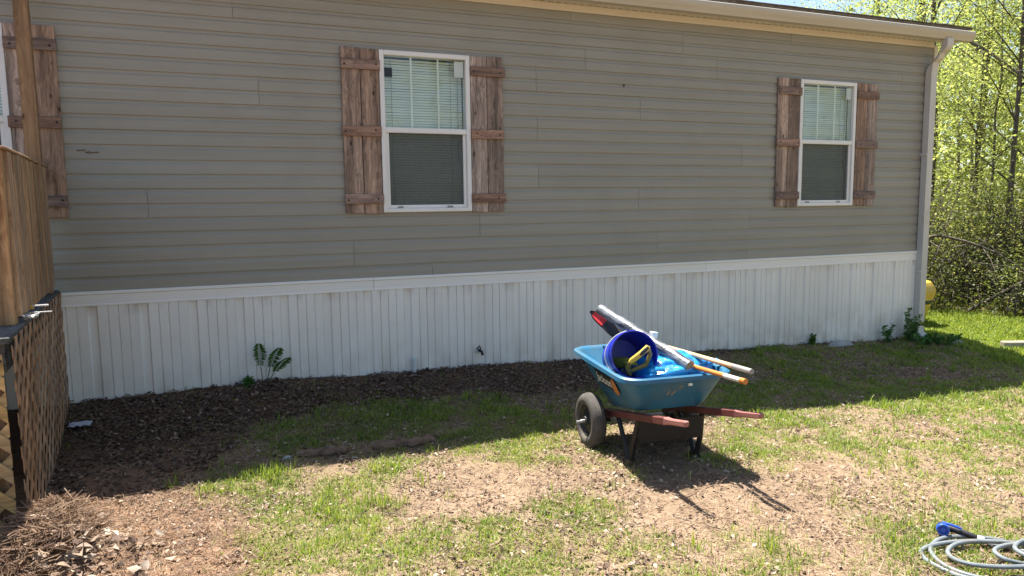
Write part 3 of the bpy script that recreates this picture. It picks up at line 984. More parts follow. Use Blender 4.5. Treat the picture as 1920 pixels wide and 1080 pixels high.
for i, a in enumerate(WIN):
    wd, W, H, f, mz = build_window(*a)
    if i == 0: wd['label'] = 'window at the left edge beyond the porch post'
    if i == 1:
        wd['label'] = 'nearer window with a small dark square in its top corner'
        obj('dark_square_sticker', box((f + .003, -.0135, H - f - .185), (f + .078, -.0122, H - f - .105)), M['sticker'], wd)
        obj('pale_label', box((W - f - .10, -.0135, H - f - .155), (W - f - .012, -.0122, H - f - .015)), M['paper'], wd)
    if i == 2:
        wd['label'] = 'window nearest the downspout corner'
        obj('pale_label', box((W - f - .09, -.0135, H - f - .15), (W - f - .012, -.0122, H - f - .02)), M['paper'], wd)

# ------------------------------------------------------------------ shutters
def build_shutter(x0, x1, z0, z1, label, nb=2):
    s = node('shutter', house, (x0, 0, z0))
    s['label'] = label
    W, H = x1 - x0, z1 - z0
    bw = W / nb
    for k in range(nb):
        j0, j1 = random.uniform(-.006, .006), random.uniform(-.004, .006)
        o = obj('board', box((k * bw + .0025, -.040, j0), ((k + 1) * bw - .0025, -.0165, H + j1), .003), M['shutter'], s)
    for zz in (.085, .675, 1.245):
        zz *= H / 1.427
        t = random.uniform(-.006, .006)
        bm = box((-.004 + random.uniform(-.006, .004), -.062, zz), (W + .004 + random.uniform(-.004, .006), -.0405, zz + .085), .003,
                 Matrix.Rotation(t, 4, 'Y'))
        o = obj('batten', bm, M['batten'], s)
        bm = NB()
        for xx in (.12, .86):
            add_lathe(bm, [(0, .0640), (.009, .0637), (.010, .0605)], 8, Matrix.Translation((W * xx + random.uniform(-.02, .02), 0, zz + .042 + random.uniform(-.01, .01))) @ Matrix.Rotation(R(90), 4, 'X'))
        obj('screw', bm, M['screw'], s)
ZB, ZT = 1.597, 3.026
build_shutter(-1.36, -1.03, ZB, ZT, 'wood shutter partly behind the porch post')
build_shutter(1.076, 1.407, ZB, ZT, 'wood shutter on the deck side of the nearer window')
build_shutter(2.254, 2.578, ZB, ZT, 'wood shutter on the downspout side of the nearer window')
build_shutter(5.868, 6.186, ZB, ZT, 'wood shutter on the deck side of the farther window')
build_shutter(7.05, 7.378, ZB, ZT, 'wood shutter on the downspout side of the farther window')

# ------------------------------------------------------------------ hose bib, pipe stub
hb = thing('hose_bib', 'small metal outdoor tap poking out of the white skirting', 'tap', (2.289, -.015, .27))
obj('flange', lathe([(0, 0), (.03, 0), (.03, .008), (.018, .014), (.018, .02), (0, .02)], 12, axis_mat((0, -.008, 0), (0, -1, 0))), M['pvc'], hb)
obj('spout', tube([(0, -.015, 0), (0, -.06, .004), (.012, -.085, -.01), (.015, -.09, -.04)], [.013, .015, .013, .014], 10), M['steel_dark'], hb)
bm = tube([(0, -.055, .0), (.008, -.062, .035)], .007, 8)
add_box(bm, (-.014, -.07, .032), (.034, -.056, .044), Matrix.Rotation(-.7, 4, 'Y'), .003)
obj('valve_handle', bm, M['black'], hb)
gz = g1(1.65, -.05)
pv = thing('pipe_stub', 'short white plastic pipe standing against the skirting', 'pipe', (1.65, -.05, gz))
obj('pipe', tube([(0, 0, -.08), (0, 0, .245 - gz)], .021, 14), M['pvc'], pv, True)
obj('cap', lathe([(0, .262 - gz), (.02, .262 - gz), (.025, .256 - gz), (.025, .225 - gz), (.0215, .225 - gz)], 14), M['pvc'], pv, True)

# ------------------------------------------------------------------ deck with picket rail and lattice
DK = R(4.6)
deck = thing('porch_deck', 'raised wooden porch deck with picket railing and diagonal lattice skirt', 'deck', (-1.14, -.035, 0), DK)
DEP, DT = 2.33, 1.045
# deck boards run along the lattice side
for k, (x0, x1) in enumerate([(-.145, 0.0), (-.295, -.150), (-.445, -.300), (-.595, -.450), (-.745, -.600)] + [(-.745 - .15 * i - .145, -.745 - .15 * i - .005) for i in range(23)]):
    obj('deck_board', box((x0, -DEP - .03, DT - .032), (x1, -.002, DT), .004), M['deckgrey'], deck)
obj('rim_joist', box((-.055, -DEP + .03, DT - .18), (-.03, -.01, DT - .033), .002), M['deckgrey'], deck)
obj('rim_joist', box((-4.2, -DEP, DT - .075), (-.06, -DEP + .03, DT - .033), .002), M['lattice2'], deck)
for yy in (-DEP + .07, -1.2): obj('deck_post', box((-.15, yy - .045, -.1), (-.06, yy + .045, DT - .035), .003), M['lattice'], deck)

def clip_strip(c, ang, w_, u0, u1, v0, v1):
    """one lath: a strip of width w_ at angle ang through offset c, clipped to a rectangle; returns the polygon"""
    d = (math.cos(ang), math.sin(ang)); n = (-d[1], d[0])
    poly = [(n[0] * (c + s * w_ / 2) + d[0] * t, n[1] * (c + s * w_ / 2) + d[1] * t) for s, t in ((-1, -9), (-1, 9), (1, 9), (1, -9))]
    for ax, lim, sg in ((0, u0, 1), (0, u1, -1), (1, v0, 1), (1, v1, -1)):
        out = []
        for i in range(len(poly)):
            p, q = poly[i], poly[(i + 1) % len(poly)]
            ip, iq = sg * (p[ax] - lim) >= 0, sg * (q[ax] - lim) >= 0
            if ip: out.append(p)
            if ip != iq:
                t = (lim - p[ax]) / (q[ax] - p[ax])
                out.append((p[0] + (q[0] - p[0]) * t, p[1] + (q[1] - p[1]) * t))
        poly = out
        if len(poly) < 3: return None
    return poly

def lath(poly, fn, t0, t1):
    bm = NB()
    A = [bm.verts.new(fn(u, v, t0)) for u, v in poly]; B = [bm.verts.new(fn(u, v, t1)) for u, v in poly]
    n = len(poly)
    for i in range(n): bm.faces.new((A[i], A[(i + 1) % n], B[(i + 1) % n], B[i]))
    bm.faces.new(A[::-1]); bm.faces.new(B)
    bmesh.ops.recalc_face_normals(bm, faces=bm.faces)
    return bm

def lattice(u0, u1, v0, v1, w_, sp, fn, mat, th):
    for sgn, lay in ((1, 0), (-1, 1)):
        ang = R(45) if sgn == 1 else R(135)
        k = -60
        while k < 60:
            p = clip_strip(k * sp, ang, w_, u0, u1, v0, v1)
            if p: obj('lattice_lath', lath(p, fn, lay * th, (lay + 1) * th - .0005), mat, deck)
            k += 1
# side lattice: u towards the camera, v up
lattice(0.0, DEP, -.05, DT - .015,   .043, .120, lambda u, v, t: (.002 + t, -u, v), M['lattice'], .0046)
# front lattice of wider laths
lattice(-4.1, -.035, -.1, DT - .08,   .050, .110, lambda u, v, t: (u, -DEP - .004 - t, v), M['lattice2'], .012)
# rail: near post, pickets, two rails, cap
RX = -.022
obj('rail_post', box((RX - .095, -1.92, DT + .001), (RX - .006, -1.83, 1.978), .003), M['picket'], deck)
n = 11
pw = .140
y = -1.815
for i in range(n):
    wv = pw + random.uniform(-.004, .004)
    zt = 1.975 + random.uniform(-.004, .004)
    add = random.uniform(-.004, .004)
    obj('picket', box((RX - .010 + add, y, DT - .02 + .055), (RX + .012 + add, y + wv, zt), .003), M['picket'], deck)
    y += wv + .0165
for zz in (1.16, 1.86): obj('rail', box((RX - .050, -1.826, zz), (RX - .014, -.03, zz + .085), .003), M['picket'], deck)
obj('rail_cap', box((RX - .10, -1.93, 1.9795), (RX + .016, -.02, 1.994), .003), M['picket'], deck)
obj('porch_post', box((-.108, -.30, DT), (-.015, -.207, 3.50), .004), M['post'], deck)

# ------------------------------------------------------------------ tools lying on the deck edge
cl = thing('hand_clamp', 'black and yellow hand tool with a pale steel blade on the deck edge', 'hand tool', (-1.05, -1.52, 1.047), .08)
obj('body', tube([(-.10, .05, .03), (-.03, .03, .04), (.0, .01, .04)], [.018, .024, .018], 10), M['black'], cl, True)
obj('grip', tube([(-.005, .0, .045), (.035, -.01, .045)], .014, 10), M['yellow'], cl, True)
obj('blade', box((.03, -.03, .046), (.115, -.01, .058), .003), M['steel'], cl)
cl2 = thing('bar_tool', 'grey steel bar tool lying nearest the lattice tips', 'hand tool', (-1.02, -1.62, 1.047), .1)
obj('bar', box((-.02, -.005, .018), (.115, .007, .026), .002), M['steel'], cl2)
obj('jaw', box((-.12, -.02, .0), (-.02, .03, .034), .008), M['grip'], cl2)
obj('handle', tube([(-.12, .0, .02), (-.20, .02, .035)], [.016, .02], 10), M['black'], cl2, True)
cl3 = thing('wire_bundle', 'crumpled silver bundle hanging over the near lattice tips', 'wire bundle', (-.99, -1.80, 1.047))
pts = [(math.sin(i * 1.7) * .035 + (i % 5) * .005, math.cos(i * 2.3) * .05, .012 + .012 * math.sin(i * 3.1) + .012) for i in range(22)]
obj('coil', tube(pts, .006, 6), M['steel'], cl3, True)

# ------------------------------------------------------------------ wheelbarrow
BX, BY, BROT = 2.63, -2.55, R(-5.7)
BZ = 0.0
wb = thing('wheelbarrow', 'blue poly wheelbarrow with red wooden handles heaped with garden tools', 'wheelbarrow', (BX, BY, BZ), BROT)

def rrect(hr, hf, y0, y1, rr, zf, k=7, ins=0.0):
    """rounded tapered rectangle: rear half width hr at y0, front half width hf at y1"""
    cs = [(-hr + ins, y0 + ins), (hr - ins, y0 + ins), (hf - ins, y1 - ins), (-hf + ins, y1 - ins)]
    rr = max(.01, rr - ins * .6)
    pts = []
    for i, c in enumerate(cs):
        p0, p1 = Vector(cs[i - 1]), Vector(cs[(i + 1) % 4]); c = Vector(c)
        a = c + (p0 - c).normalized() * rr; b = c + (p1 - c).normalized() * rr
        for j in range(k):
            t = j / (k - 1)
            q = a * (1 - t) ** 2 + c * 2 * t * (1 - t) + b * t ** 2
            pts.append((q.x, q.y, zf(q.y)))
    return pts
hz = lambda y: .255 + (.24 - y) * .215          # top of the handles
def tray():
    bm = NB()
    rim = lambda y: .603 + .012 * (y)
    botz = lambda y: hz(y) + .022
    rings = [rrect(.205, .17, -.20, .23, .07, lambda y: botz(y) + .0, ins=.12),
             rrect(.215, .18, -.215, .25, .08, lambda y: botz(y) + .004),
             rrect(.245, .205, -.245, .30, .10, lambda y: botz(y) + .03),
             rrect(.345, .300, -.315, .64, .13, lambda y: rim(y) - .012),
             rrect(.352, .306, -.322, .655, .135, rim),
             rrect(.372, .326, -.342, .680, .145, lambda y: rim(y) + .006),
             rrect(.386, .340, -.356, .697, .15, lambda y: rim(y) - .002),
             rrect(.389, .343, -.359, .700, .15, lambda y: rim(y) - .026),
             rrect(.384, .338, -.354, .694, .15, lambda y: rim(y) - .028),
             rrect(.360, .314, -.330, .664, .138, lambda y: rim(y) - .016),
             rrect(.352, .306, -.322, .650, .13, lambda y: rim(y) - .030),
             rrect(.253, .213, -.252, .306, .10, lambda y: botz(y) + .022),
             rrect(.222, .187, -.224, .258, .08, lambda y: botz(y) - .006),
             rrect(.20, .165, -.20, .23, .07, lambda y: botz(y) - .010, ins=.12)]
    vr = [[bm.verts.new(p) for p in r_] for r_ in rings]
    n_ = len(vr[0])
    for a, b in zip(vr[:-1], vr[1:]):
        for j in range(n_): bm.faces.new((a[j], a[(j + 1) % n_], b[(j + 1) % n_], b[j]))
    bm.faces.new(vr[0][::-1]); bm.faces.new(vr[-1])
    bmesh.ops.recalc_face_normals(bm, faces=bm.faces)
    return bm
tr = obj('tray', tray(), M['tray'], wb, True)

def handle(sx):
    bm = NB()
    secs = [(.27, .020, .022), (-.56, .020, .022), (-.575, .021, .023), (-.60, .0185, .020), (-.64, .016, .017), (-.80, .016, .017), (-.812, .011, .012)]
    rings = []
    for y, a, b in secs:
        zc = hz(y) - .022
        flare = sx * (.225 + .015 * (-y))
        k = 8
        bevf = .35 if y < -.58 else .18
        pts = [(-a, -b * (1 - bevf)), (-a * (1 - bevf), -b), (a * (1 - bevf), -b), (a, -b * (1 - bevf)), (a, b * (1 - bevf)), (a * (1 - bevf), b), (-a * (1 - bevf), b), (-a, b * (1 - bevf))]
        rings.append([bm.verts.new((flare + p, y, zc + q)) for p, q in pts])
    for a, b in zip(rings[:-1], rings[1:]):
        for j in range(8): bm.faces.new((a[j], a[(j + 1) % 8], b[(j + 1) % 8], b[j]))
    bm.faces.new(rings[0][::-1]); bm.faces.new(rings[-1])
    bmesh.ops.recalc_face_normals(bm, faces=bm.faces)
    o = obj('handle', bm, M['handle'], wb)
    o.data.materials.append(M['handle_end'])
    for p in o.data.polygons:
        if p.center.y < -.57: p.material_index = 1
    return o
for sx in (-1, 1):
    ho = handle(sx)
    # steel bracket on the front end of the handle
    obj('bracket', box((sx * .221 - .027, .225, hz(.25) - .052), (sx * .221 + .027, .262, hz(.25) + .006), .003), M['handle'], wb)
    # v shaped leg of two bars and a foot
    fx = sx * .238
    g_ = -.012
    bm = NB()
    add_tube(bm, [(sx * .222, .10, hz(.10) - .044), (fx, -.035, .12), (fx, -.095, g_ + .012)], .0165, 8)
    add_tube(bm, [(sx * .224, -.205, hz(-.20) - .044), (fx, -.165, .14), (fx, -.125, g_ + .012)], .0185, 8)
    add_tube(bm, [(fx, -.06, g_ + .01), (fx, -.16, g_ + .01)], .0165, 8)
    obj('leg', bm, M['steel_dark'], wb, True)
obj('leg_brace', box((-.222, -.218, .155), (.222, -.205, .30), .003), M['brace'], wb)
obj('axle', tube([(-.45, .275, .178), (.45, .275, .178)], .0095, 10), M['pin'], wb, True)
for sx in (-1, 1): obj('axle_hanger', box((sx * .222 - .014, .245, .165), (sx * .222 + .014, .30, hz(.24) - .044), .002), M['steel_dark'], wb)
def wheel(cx):
    wn = node('wheel', wb, (cx, .275, .182))
    mx = Matrix.Rotation(R(90), 4, 'Y')
    Rw, hw = .190, .050
    prof = [(.108, -hw * .72), (.118, -hw * .93), (.136, -hw * 1.03), (.156, -hw), (.172, -hw * .84), (.182, -hw * .58), (.1845, -hw * .50), (.1820, -hw * .44), (.187, -hw * .28), (.1885, -hw * .10), (.1865, -hw * .04), (.1865, hw * .04), (.1885, hw * .10), (.187, hw * .28), (.1820, hw * .44), (.1845, hw * .5), (.182, hw * .58), (.172, hw * .84), (.156, hw),
            (.136, hw * 1.03), (.118, hw * .95), (.108, hw * .72), (.108, -hw * .72)]
    bm = add_lathe(NB(), prof, 40, mx)
    obj('tyre', bm, M['tyre'], wn, True)
    hubp = [(.012, -.046), (.03, -.046), (.034, -.030), (.085, -.018), (.098, -.034), (.112, -.037), (.112, .037), (.098, .034), (.085, .018), (.034, .030), (.03, .046), (.012, .046)]
    obj('rim', lathe(hubp, 32, mx), M['hub'], wn, True)
    s = -1 if cx < 0 else 1
    obj('hub_pin', lathe([(0, .075), (.009, .074), (.010, .070), (.010, .03)], 12, Matrix.Rotation(R(90) * s, 4, 'Y')), M['pin'], wn, True)
wheel(-.345); wheel(.345)

# printing on the tray's long side: dark band with white lettering and an orange badge, laid on the curved wall
from mathutils.bvhtree import BVHTree
_bt = tr.data
BV = BVHTree.FromPolygons([v.co.copy() for v in _bt.vertices], [tuple(p.vertices) for p in _bt.polygons])
def on_wall(y, z, off):
    hit = BV.ray_cast(Vector((-1, y, z)), Vector((1, 0, 0)))
    p = hit[0] if hit[0] is not None else Vector((-.3, y, z))
    return Vector((p.x, y, z)) + (hit[1] * off if hit[1] is not None and hit[1].x < 0 else Vector((-off, 0, 0)))
LY, LZ = .305, .440        # where the band starts, and its lower edge
def decal(me, off):
    for v in me.vertices:
        v.co = on_wall(LY - v.co.x, LZ + v.co.y, off + max(0, v.co.z))
def quad_grid(x0, x1, y0, y1, nx=10, ny=4):
    bm = NB()
    g = [[bm.verts.new((x0 + (x1 - x0) * i / nx, y0 + (y1 - y0) * j / ny, 0)) for i in range(nx + 1)] for j in range(ny + 1)]
    for j in range(ny):
        for i in range(nx): bm.faces.new((g[j][i], g[j][i + 1], g[j + 1][i + 1], g[j + 1][i]))
    return bm
o = obj('lettering_band', quad_grid(0, .285, 0, .098), M['black'], tr); decal(o.data, .003)
fc = bpy.data.curves.new('lettering', 'FONT')
fc.body = 'Jackson'; fc.size = .088; fc.shear = .28; fc.resolution_u = 3; fc.offset = .0012
fo = bpy.data.objects.new('lettering_tmp', fc)
C.objects.link(fo)
bpy.context.view_layer.update()
me = bpy.data.meshes.new_from_object(fo.evaluated_get(bpy.context.evaluated_depsgraph_get()))
bpy.data.objects.remove(fo)
me.transform(Matrix.Translation((.010, .022, 0)))
decal(me, .0055)
me.materials.clear(); me.materials.append(M['white'])
link('lettering', me, tr)
bm = NB()
c0 = bm.verts.new((.330, .040, 0)); rg = [bm.verts.new((.330 + .046 * math.cos(a), .040 + .056 * math.sin(a), 0)) for a in np.linspace(0, 2 * math.pi, 21)[:-1]]
for i in range(20): bm.faces.new((c0, rg[i], rg[(i + 1) % 20]))
o = obj('orange_badge', bm, M['orange'], tr); decal(o.data, .0045)
# small stamp and muddy scuffs on the rear wall
def rear_pt(x, t, off=.003):
    z0, z1 = hz(-.25) + .044, .600 - .030
    y0, y1 = -.252, -.322
    return Vector((x, y0 + (y1 - y0) * t - off, z0 + (z1 - z0) * t))
a = rear_pt(.075, .80)
obj('stamp', box((-.014, -.0008, -.010), (.014, .0008, .010), 0, Matrix.Translation(a) @ Matrix.Rotation(R(-16), 4, 'X')), M['white'], tr)
bm = NB()
for i in range(9):
    x0 = random.uniform(-.11, .06); t0 = random.uniform(.45, .85); l = random.uniform(.03, .09)
    p0 = rear_pt(x0, t0, .0042); p1 = rear_pt(x0 - l * .35 + random.uniform(-.01, .01), t0 - l * 2.4, .0042)
    wv = random.uniform(.0015, .004)
    v = [bm.verts.new(q) for q in (p0 + Vector((-wv, 0, 0)), p0 + Vector((wv, 0, 0)), p1 + Vector((wv * .5, 0, 0)), p1 + Vector((-wv * .5, 0, 0)))]
    bm.faces.new(v)
obj('mud_scuff', bm, pmat('dried_mud', (0.36, 0.29, 0.18), rough=.9), tr)

# ------------------------------------------------------------------ load of the wheelbarrow
# bucket
bc = Vector((2.395, -2.665, .712)); bd = Vector((-.26, -.93, .27)).normalized()
bk = thing('bucket', 'royal blue plastic bucket tipped on its side in the wheelbarrow', 'bucket', bc)
prof = [(0, -.350), (.118, -.350), (.126, -.345), (.145, -.075), (.152, -.072), (.152, -.062), (.146, -.060), (.147, -.032), (.153, -.030), (.153, -.002), (.149, .0), (.145, -.002), (.1425, -.03),
        (.122, -.34), (0, -.342)]
obj('shell', lathe(prof, 40, axis_mat((0, 0, 0), bd)), M['bucket'], bk, True)
AM = axis_mat((0, 0, 0), bd)
pts = [AM @ Vector((.156 * math.cos(a), .156 * math.sin(a), -.05 - .09 * math.sin((a - R(100)) / R(160) * math.pi))) for a in np.linspace(R(100), R(260), 16)]
obj('bail', tube(pts, .0035, 6), M['white'], bk, True)
# hand saw standing in the bucket
sw = thing('hand_saw', 'hand tool with a dull yellow and black grip sticking out of the blue bucket', 'hand saw', bc + Vector((.0, .06, -.06)))
g0 = Vector((-.045, -.10, .03)); g1_ = Vector((.045, -.145, .115))
obj('grip', tube([g0 + Vector((-.012, 0, -.012)), g0, g0 * .5 + g1_ * .5 + Vector((0, -.012, .006)), g1_, g1_ + Vector((.008, .006, -.004))], [.012, .019, .018, .020, .010], 12), M['saw_yellow'], sw, True)
obj('grip_inlay', tube([g0 * .75 + g1_ * .25 + Vector((.002, -.014, .006)), g0 * .45 + g1_ * .55 + Vector((.0, -.024, .010)), g1_ * .95 + g0 * .05 + Vector((.0, -.010, .008))], [.009, .0135, .011], 10), M['black'], sw, True)
obj('knuckle_guard', tube([g1_, g1_ + Vector((.035, .03, -.05)), g1_ + Vector((.02, .05, -.12)), g0 + Vector((.03, .05, -.075))], [.012, .014, .015, .014], 10), M['sawgrip'], sw, True)
obj('frame', tube([g0, g0 + Vector((.0, .05, -.05)), g0 + Vector((.025, .06, -.10))], [.014, .017, .015], 10), M['sawgrip'], sw, True)
obj('blade', box((-.004, -.02, -.06), (.0, .20, .0), 0, Matrix.Translation((.01, 0, -.03)) @ Matrix.Rotation(R(-18), 4, 'Z')), M['steel'], sw)
gl_ = thing('work_glove', 'lime and dark crumpled work glove inside the blue bucket', 'glove', bc + Vector((-.015, .10, -.070)))
bm = NB()
add_tube(bm, [(-.03, .06, -.01), (-.005, .0, .0), (.0, -.045, .012)], [.034, .036, .028], 10)
for i in range(4): add_tube(bm, [(-.024 + i * .016, -.035, .012), (-.03 + i * .02, -.075, .018 - i * .004), (-.028 + i * .02, -.10, .004)], [.0095, .0095, .007], 7)
add_tube(bm, [(.028, .0, .006), (.052, -.03, .014), (.055, -.055, .006)], [.011, .010, .007], 7)
obj('glove_body', bm, pmat('lime_fabric', (0.20, 0.26, 0.03), (0.05, 0.06, 0.02), rough=.8, scale=(30, 30, 30)), gl_, True)
# blue plastic bag
def bag():
    bm = NB()
    r_ = bmesh.ops.create_icosphere(bm, subdivisions=5, radius=1.0)
    for v in bm.verts:
        p = v.co
        q = Vector((math.copysign(abs(p.x) ** .75, p.x), math.copysign(abs(p.y) ** .75, p.y), p.z))
        n1 = vnoise(np.array([p.x * 2.4 + 9]), np.array([p.y * 2.4 + p.z * 2 + 9]), 4)[0] - .5
        n2 = vnoise(np.array([p.x * 6 + 9 + p.y * 2]), np.array([p.y * 3 + p.z * 5 + 9]), 5)[0] - .5
        n3 = vnoise(np.array([p.x * 15 + p.y * 9 + 40]), np.array([p.y * 5 + p.z * 9 + 40]), 6)[0] - .5
        k = 1 + .22 * n1 + .10 * n2 + .03 * n3
        v.co = Vector((q.x * .275 * k, q.y * .24 * k, q.z * .115 * k))
    return bm
bg = thing('blue_bag', 'shiny bright blue plastic bag filling the rear of the wheelbarrow', 'bag', (2.70, -2.60, .565), .1)
obj('bag_body', bag(), M['bag'], bg, True)
bm = NB()
for s, a0 in ((.2, .3), (-.25, 1.2)):
    pts = [(s + .05 * math.sin(t * 5 + a0), -.20 + .03 * t, .055 + .02 * math.sin(t * 4)) for t in np.linspace(0, 1, 6)]
    add_tube(bm, pts, [.004, .012, .016, .012, .008, .004], 7)
obj('bag_corner', bm, M['bag'], bg, True)
# clear plastic sheet beside the bucket
def sheet(cx, cy, cz, sx, sy, seed):
    nx, ny = 18, 18
    X, Y = np.meshgrid(np.linspace(-1, 1, nx), np.linspace(-1, 1, ny))
    Z = (fbm(X.ravel() + 9, Y.ravel() + 9, 2.2, seed, 3) - .5) * .12 + (fbm(X.ravel() + 9, Y.ravel() + 9, 6, seed + 5, 2) - .5) * .04
    V = np.stack([X.ravel() * sx, Y.ravel() * sy, Z - .05 * (X.ravel() ** 2)], 1)
    i = np.arange(nx * ny).reshape(ny, nx)
    F = np.stack([i[:-1, :-1].ravel(), i[:-1, 1:].ravel(), i[1:, 1:].ravel(), i[1:, :-1].ravel()], 1)
    return V, F
ps = thing('plastic_sheet', 'crumpled clear plastic sheet wedged between bucket and tray rim', 'plastic sheet', (2.475, -2.34, .555), .3)
V, F = sheet(0, 0, 0, .070, .12, 11)
np_mesh('film', V, F, M['film'], parent=ps, smooth=True)
# wrapped roll
rl = thing('fabric_roll', 'long dark roll wrapped in shiny clear film lying across the load', 'roll', (2.60, -2.4, .77))
e0, e1 = Vector((2.695, -2.83, .640)) - Vector((2.60, -2.4, .77)), Vector((2.515, -2.02, .905)) - Vector((2.60, -2.4, .77))
k = 26
pts = [e0.lerp(e1, i / (k - 1)) for i in range(k)]
obj('roll_body', tube(pts, [.0375 + .0018 * math.sin(i * 2.1) + .0012 * math.sin(i * 5.3) for i in range(k)], 20), M['tube'], rl, True)
dd = (e0 - e1).normalized()
bm = NB()
for i in range(6): add_lathe(bm, [(.035 - i * .0055, .001 + .002 * (i % 2)), (.0315 - i * .0055, .001 + .002 * (i % 2))], 18, axis_mat(e0, dd))
add_lathe(bm, [(0, .0008), (.036, .0008)], 18, axis_mat(e0, dd))
obj('roll_end', bm, M['cardboard'], rl)

def shovel(name, label, p_end, p_head, segs, tip, blade_w, neck=None, red=True, side=Vector((1, 0, 0))):
    base = (Vector(p_end) + Vector(p_head)) / 2
    t = thing(name, label, 'shovel', base, 0, 'long handled shovels in the wheelbarrow')
    a, b = Vector(p_end) - base, Vector(p_head) - base
    for i, (s0, s1, mt, r0) in enumerate(segs):
        obj(('shaft', 'grip', 'end_cap', 'grip')[min(i, 3)] if len(segs) > 1 else 'shaft', tube([a.lerp(b, s0), a.lerp(b, (s0 + s1) / 2), a.lerp(b, s1)], r0, 12), M[mt], t, True)
    # dished blade from the socket to the tip
    tp = Vector(tip) - base
    s0_ = b + (a - b).normalized() * .12
    if neck is not None:
        nk = Vector(neck) - base
        obj('socket', tube(spline([s0_, b, nk], 6), .0185, 10), M['black'], t, True)
        b = nk
    else:
        obj('socket', tube([s0_, b, b + (tp - b).normalized() * .05], [.021, .019, .012], 10), M['black'], t, True)
    ax = (tp - b); Lb = ax.length; ax.normalize()
    sd = (side - ax * side.dot(ax)).normalized(); nn = sd.cross(ax)
    nu, nv = 10, 12
    bm = NB(); grid = []
    for layer in (0, .003):
        g = []
        for j in range(nv):
            v = j / (nv - 1)
            wv = blade_w * (0.72 + .28 * min(1, v * 4)) * (1 - max(0, (v - .62) / .38) ** 2 * .88)
            row = []
            for i in range(nu):
                u = i / (nu - 1) * 2 - 1
                dish = .032 * (u * u) * (1 - .5 * v) + .02 * math.sin(v * 3)
                row.append(bm.verts.new(b + ax * Lb * v + sd * u * wv + nn * (dish + layer)))
            g.append(row)
        grid.append(g)
    for li, g in enumerate(grid):
        for j in range(nv - 1):
            for i in range(nu - 1):
                q = (g[j][i], g[j][i + 1], g[j + 1][i + 1], g[j + 1][i])
                bm.faces.new(q if li == 0 else q[::-1])
    for i in range(nu - 1):
        bm.faces.new((grid[0][0][i], grid[1][0][i], grid[1][0][i + 1], grid[0][0][i + 1]))
        bm.faces.new((grid[0][-1][i], grid[0][-1][i + 1], grid[1][-1][i + 1], grid[1][-1][i]))
    for j in range(nv - 1):
        bm.faces.new((grid[0][j][0], grid[0][j + 1][0], grid[1][j + 1][0], grid[1][j][0]))
        bm.faces.new((grid[0][j][-1], grid[1][j][-1], grid[1][j + 1][-1], grid[0][j + 1][-1]))
    bmesh.ops.recalc_face_normals(bm, faces=bm.faces)
    bl = obj('blade', bm, M['black'], t, True)
    if red:
        bm = NB()
        g = []
        for j in range(6):
            v = .50 + .40 * j / 5
            wv = blade_w * .8 * (1 - max(0, (v - .62) / .38) ** 2 * .85)
            g.append([[bm.verts.new(b + ax * Lb * v + sd * u * wv + nn * (.032 * u * u * (1 - .5 * v) + .02 * math.sin(v * 3) + o_)) for u in (-.9, -.5, 0, .5, .9)] for o_ in (-.0018, .0048)])
        for s in range(2):
            for j in range(5):
                for i in range(4):
                    bm.faces.new((g[j][s][i], g[j][s][i + 1], g[j + 1][s][i + 1], g[j + 1][s][i]))
        obj('red_label', bm, M['red'], bl)
    return t
shovel('shovel', 'shovel with an orange and white handle, black blade with a red patch', (2.731, -3.30, .643), (2.765, -2.12, .605),
       [(.16, 1, 'orange', .0150), (.035, .16, 'fiber', .0155), (0, .035, 'orange', .0175)], (2.492, -1.895, .872), .046, neck=(2.640, -2.02, .690), side=Vector((.85, .15, .45)))
shovel('shovel', 'shovel with a bare wood handle ending in a grey grip', (2.774, -3.30, .697), (2.872, -2.18, .655),
       [(.16, 1, 'ash', .0150), (.0, .16, 'grip', .0160)], (2.60, -1.80, .80), .07, neck=(2.76, -2.02, .68), red=False, side=Vector((.7, .3, .5)))
# small pale carton behind the roll
ct = thing('small_carton', 'small pale carton poking up behind the wrapped roll', 'carton', (2.73, -2.36, .72), .3)
obj('carton_body', box((-.024, -.02, 0), (.024, .02, .062), .004, Matrix.Rotation(.2, 4, 'Y')), M['white'], ct)

# ------------------------------------------------------------------ hose with spray nozzle
hc = (3.24, -4.37)
hs = thing('garden_hose', 'grey garden hose coiled on the patchy lawn', 'hose', (hc[0], hc[1], g1(*hc)))
raw = [(3.34, -4.275, .02), (3.43, -4.36, .02), (3.46, -4.48, .02), (3.36, -4.60, .03), (3.18, -4.62, .035), (3.00, -4.52, .03), (2.955, -4.38, .03), (3.03, -4.25, .03), (3.20, -4.20, .032), (3.40, -4.26, .03),
       (3.52, -4.40, .03), (3.50, -4.56, .04), (3.32, -4.68, .05), (3.10, -4.64, .05), (2.93, -4.50, .04), (2.905, -4.36, .03), (2.95, -4.265, .02), (3.02, -4.235, .03), (3.16, -4.25, .045), (3.34, -4.31, .05), (3.48, -4.42, .05),
       (3.44, -4.54, .055), (3.26, -4.55, .055), (3.08, -4.47, .045), (3.03, -4.38, .04), (3.08, -4.30, .04), (3.20, -4.28, .045), (3.38, -4.33, .05), (3.56, -4.42, .03), (3.72, -4.62, .02), (4.0, -4.85, .02), (4.5, -5.0, .015)]
raw2 = []
for x, y, z in raw:
    raw2.append((x - hc[0], y - hc[1], g1(x, y) + z - .009 - g1(*hc)))
obj('hose_line', tube(spline(raw2, 12), .0104, 10), M['hose'], hs, True)
raw = [(3.30, -4.52, .03), (3.22, -4.47, .05), (3.24, -4.41, .06), (3.36, -4.40, .06), (3.48, -4.46, .06), (3.52, -4.58, .05), (3.42, -4.66, .06), (3.30, -4.56, .07), (3.32, -4.45, .07), (3.45, -4.42, .07), (3.58, -4.5, .06), (3.7, -4.7, .04)]
